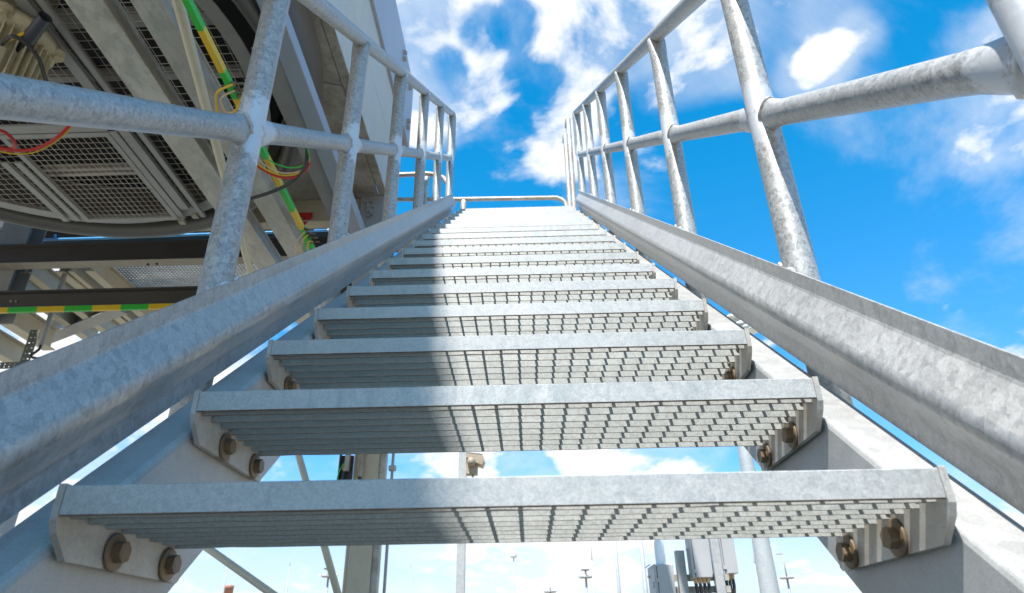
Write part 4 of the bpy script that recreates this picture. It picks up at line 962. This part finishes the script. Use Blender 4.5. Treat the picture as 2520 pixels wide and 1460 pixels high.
# tall lamp mast on the right
mx = at(1840, 1150, 1, 18).x
lm = empty('lamp_mast', (mx, 18, GZ), 'tall tapered galvanised mast right of the grey cabinets, lamps at its head', 'light mast')
ztop = at(1795, 800, 1, 18).z
MB().tube([(mx, 18, GZ), (mx, 18, 0), (mx, 18, ztop * .5), (mx, 18, ztop)], [.29, .26, .18, .10], 20).build('shaft', 'stringer', lm)
for (px, py, s_) in ((1803, 783, 1), (1822, 800, .8), (1834, 808, 1), (1846, 812, .7)):
    c = at(px, py, 1, 18)
    q = MB(); q.lathe([(0, .10), (.16, .08), (.26, 0.0), (.27, -.05), (0.20, -.06), (0, -.06)], (c.x, c.y, c.z), 'Z', 16); q.build('lamp_head', 'lampwhite', lm)
    MB().tube([(mx, 18, c.z - .1), ((mx + c.x) / 2, 18, c.z - .05), (c.x, 18, c.z)], .03, 8).build('arm', 'greypaint', lm)
# slender poles
def pole(name, px_top, py_top, px_w, Y, label, cat='pole', group=None, rt=.5, m_='stringer', rod=None):
    c = at(px_top, py_top, 1, Y); r_ = px_w / FPX * (Y + .7) * 1.1 / 2
    e = empty(name, (c.x, Y, GZ), label, cat, group)
    MB().tube([(c.x, Y, GZ), (c.x, Y, (GZ + c.z) / 2), (c.x, Y, c.z)], [r_ * 1.15, r_, r_ * rt], 12).build('shaft', m_, e)
    if rod: 
        t = at(px_top, rod, 1, Y); MB().tube([(c.x, Y, c.z), (c.x, Y, t.z)], r_ * .3, 8).build('rod', m_, e)
    return e, c, r_
pole('lightning_rod_pole', 1457, 1380, 6, 30, 'thin pole with a needle tip, left of the two plain poles', group=None, rod=1335)
pole('slender_pole', 1507, 1250, 8, 22, 'plain slender pole, left one of the pair left of the bottle', group='plain poles left of the bottle')
pole('slender_pole', 1569, 1250, 11, 18, 'plain slender pole just left of the plastic bottle, thicker of the pair', group='plain poles left of the bottle')
pole('slender_pole', 713, 1395, 4, 45, 'pale thin pole right of the sloping brace, below the lowest tread', rod=1375)
pole('slender_pole', 560, 1385, 3, 60, 'faint thin pole above the rust red chimney')
pole('slender_pole', 1012, 1400, 2, 80, 'very faint thin pole right of the thin clamped pipe', rod=1385)
pole('slender_pole', 1212, 1400, 2, 80, 'very faint thin pole left of the ball lamp')
e, c, r_ = pole('ball_lamp_pole', 1264, 1370, 4, 35, 'thin lamp pole with a small round head in the centre', 'street lamp')
MB().lathe([(0, -.1), (.14, -.05), (.17, .08), (.10, .2), (0, .22)], c, 'Z', 14).build('lamp_head', 'lampwhite', e)
e, c, r_ = pole('crook_lamp', 1857, 1385, 3, 40, 'thin crook topped lamp pole just left of the big mast', 'street lamp')
cable('crook', [c, c + Vector((.05, 0, .5)), c + Vector((.25, 0, .8)), c + Vector((.6, 0, .85))], .05, 'stringer', parent=e)
def floodmast(px, py, Y, label, w_=.9, top=True):
    w_ *= .72
    e, c, r_ = pole('floodlight_mast', px, py, 5.0, Y, label, 'floodlight mast', 'far floodlight masts', rt=.8, m_='greypaint')
    s_ = w_
    MB().lathe([(0, -.1 * s_), (.9 * s_, -.05 * s_), (1.0 * s_, .1 * s_), (.85 * s_, .16 * s_), (.8 * s_, .05 * s_), (0, .05 * s_)], c, 'Z', 16).build('platform', 'greypaint', e)
    MB().tube([c, c + Vector((0, 0, 1.0 * s_))], .12 * s_, 8).build('head_post', 'greypaint', e)
    if top: MB().box(c + Vector((-.6 * s_, -.3, .95 * s_)), c + Vector((.5 * s_, .3, 1.08 * s_))).build('canopy', 'dark', e)
    for k in range(6):
        t = k * math.pi / 3 + .3; p = c + Vector((1.15 * s_ * math.cos(t), .6 * s_ * math.sin(t), .25 * s_))
        MB().box(p - Vector((.18, .18, .12)) * s_, p + Vector((.18, .18, .12)) * s_).build('floodlight', 'lampwhite', e, bevel=.02)
floodmast(808, 1420, 70, 'far floodlight mast partly hidden by the steep brace tube', 1.0)
floodmast(1442, 1422, 70, 'far floodlight mast next to the needle tipped pole', .95)
e = floodmast(1354, 1458, 75, 'far floodlight mast whose head just shows at the bottom edge', .9, False)
e, c, r_ = pole('weather_mast', 1937, 1424, 5.0, 60, 'far mast with round platform and top vane, right of the big mast', 'mast', rt=.8, m_='greypaint')
MB().lathe([(0, -.06), (.55, -.02), (.6, .08), (0, .04)], c, 'Z', 14).build('platform', 'greypaint', e)
MB().tube([c, c + Vector((0, 0, 1.9))], .06, 8).build('topmast', 'sheet', e); MB().box(c + Vector((-.55, -.03, 1.85)), c + Vector((.05, .03, 1.95))).build('vane', 'greypaint', e)
ch = at(565, 1441, 1, 55); q = MB(); q.lathe([(.42, GZ - ch.z), (.32, 0), (.34, 0), (.34, -.25), (.30, -.25), (.27, 0.0)], ch, 'Z', 20)
tag(q.build('chimney', 'brick', None, org=(ch.x, ch.y, GZ)), 'short rust red chimney at the lower left, far away', 'chimney')
# pale roofs at the bottom edge
wb = at(1137, 1458, 1, 60)
# <<<
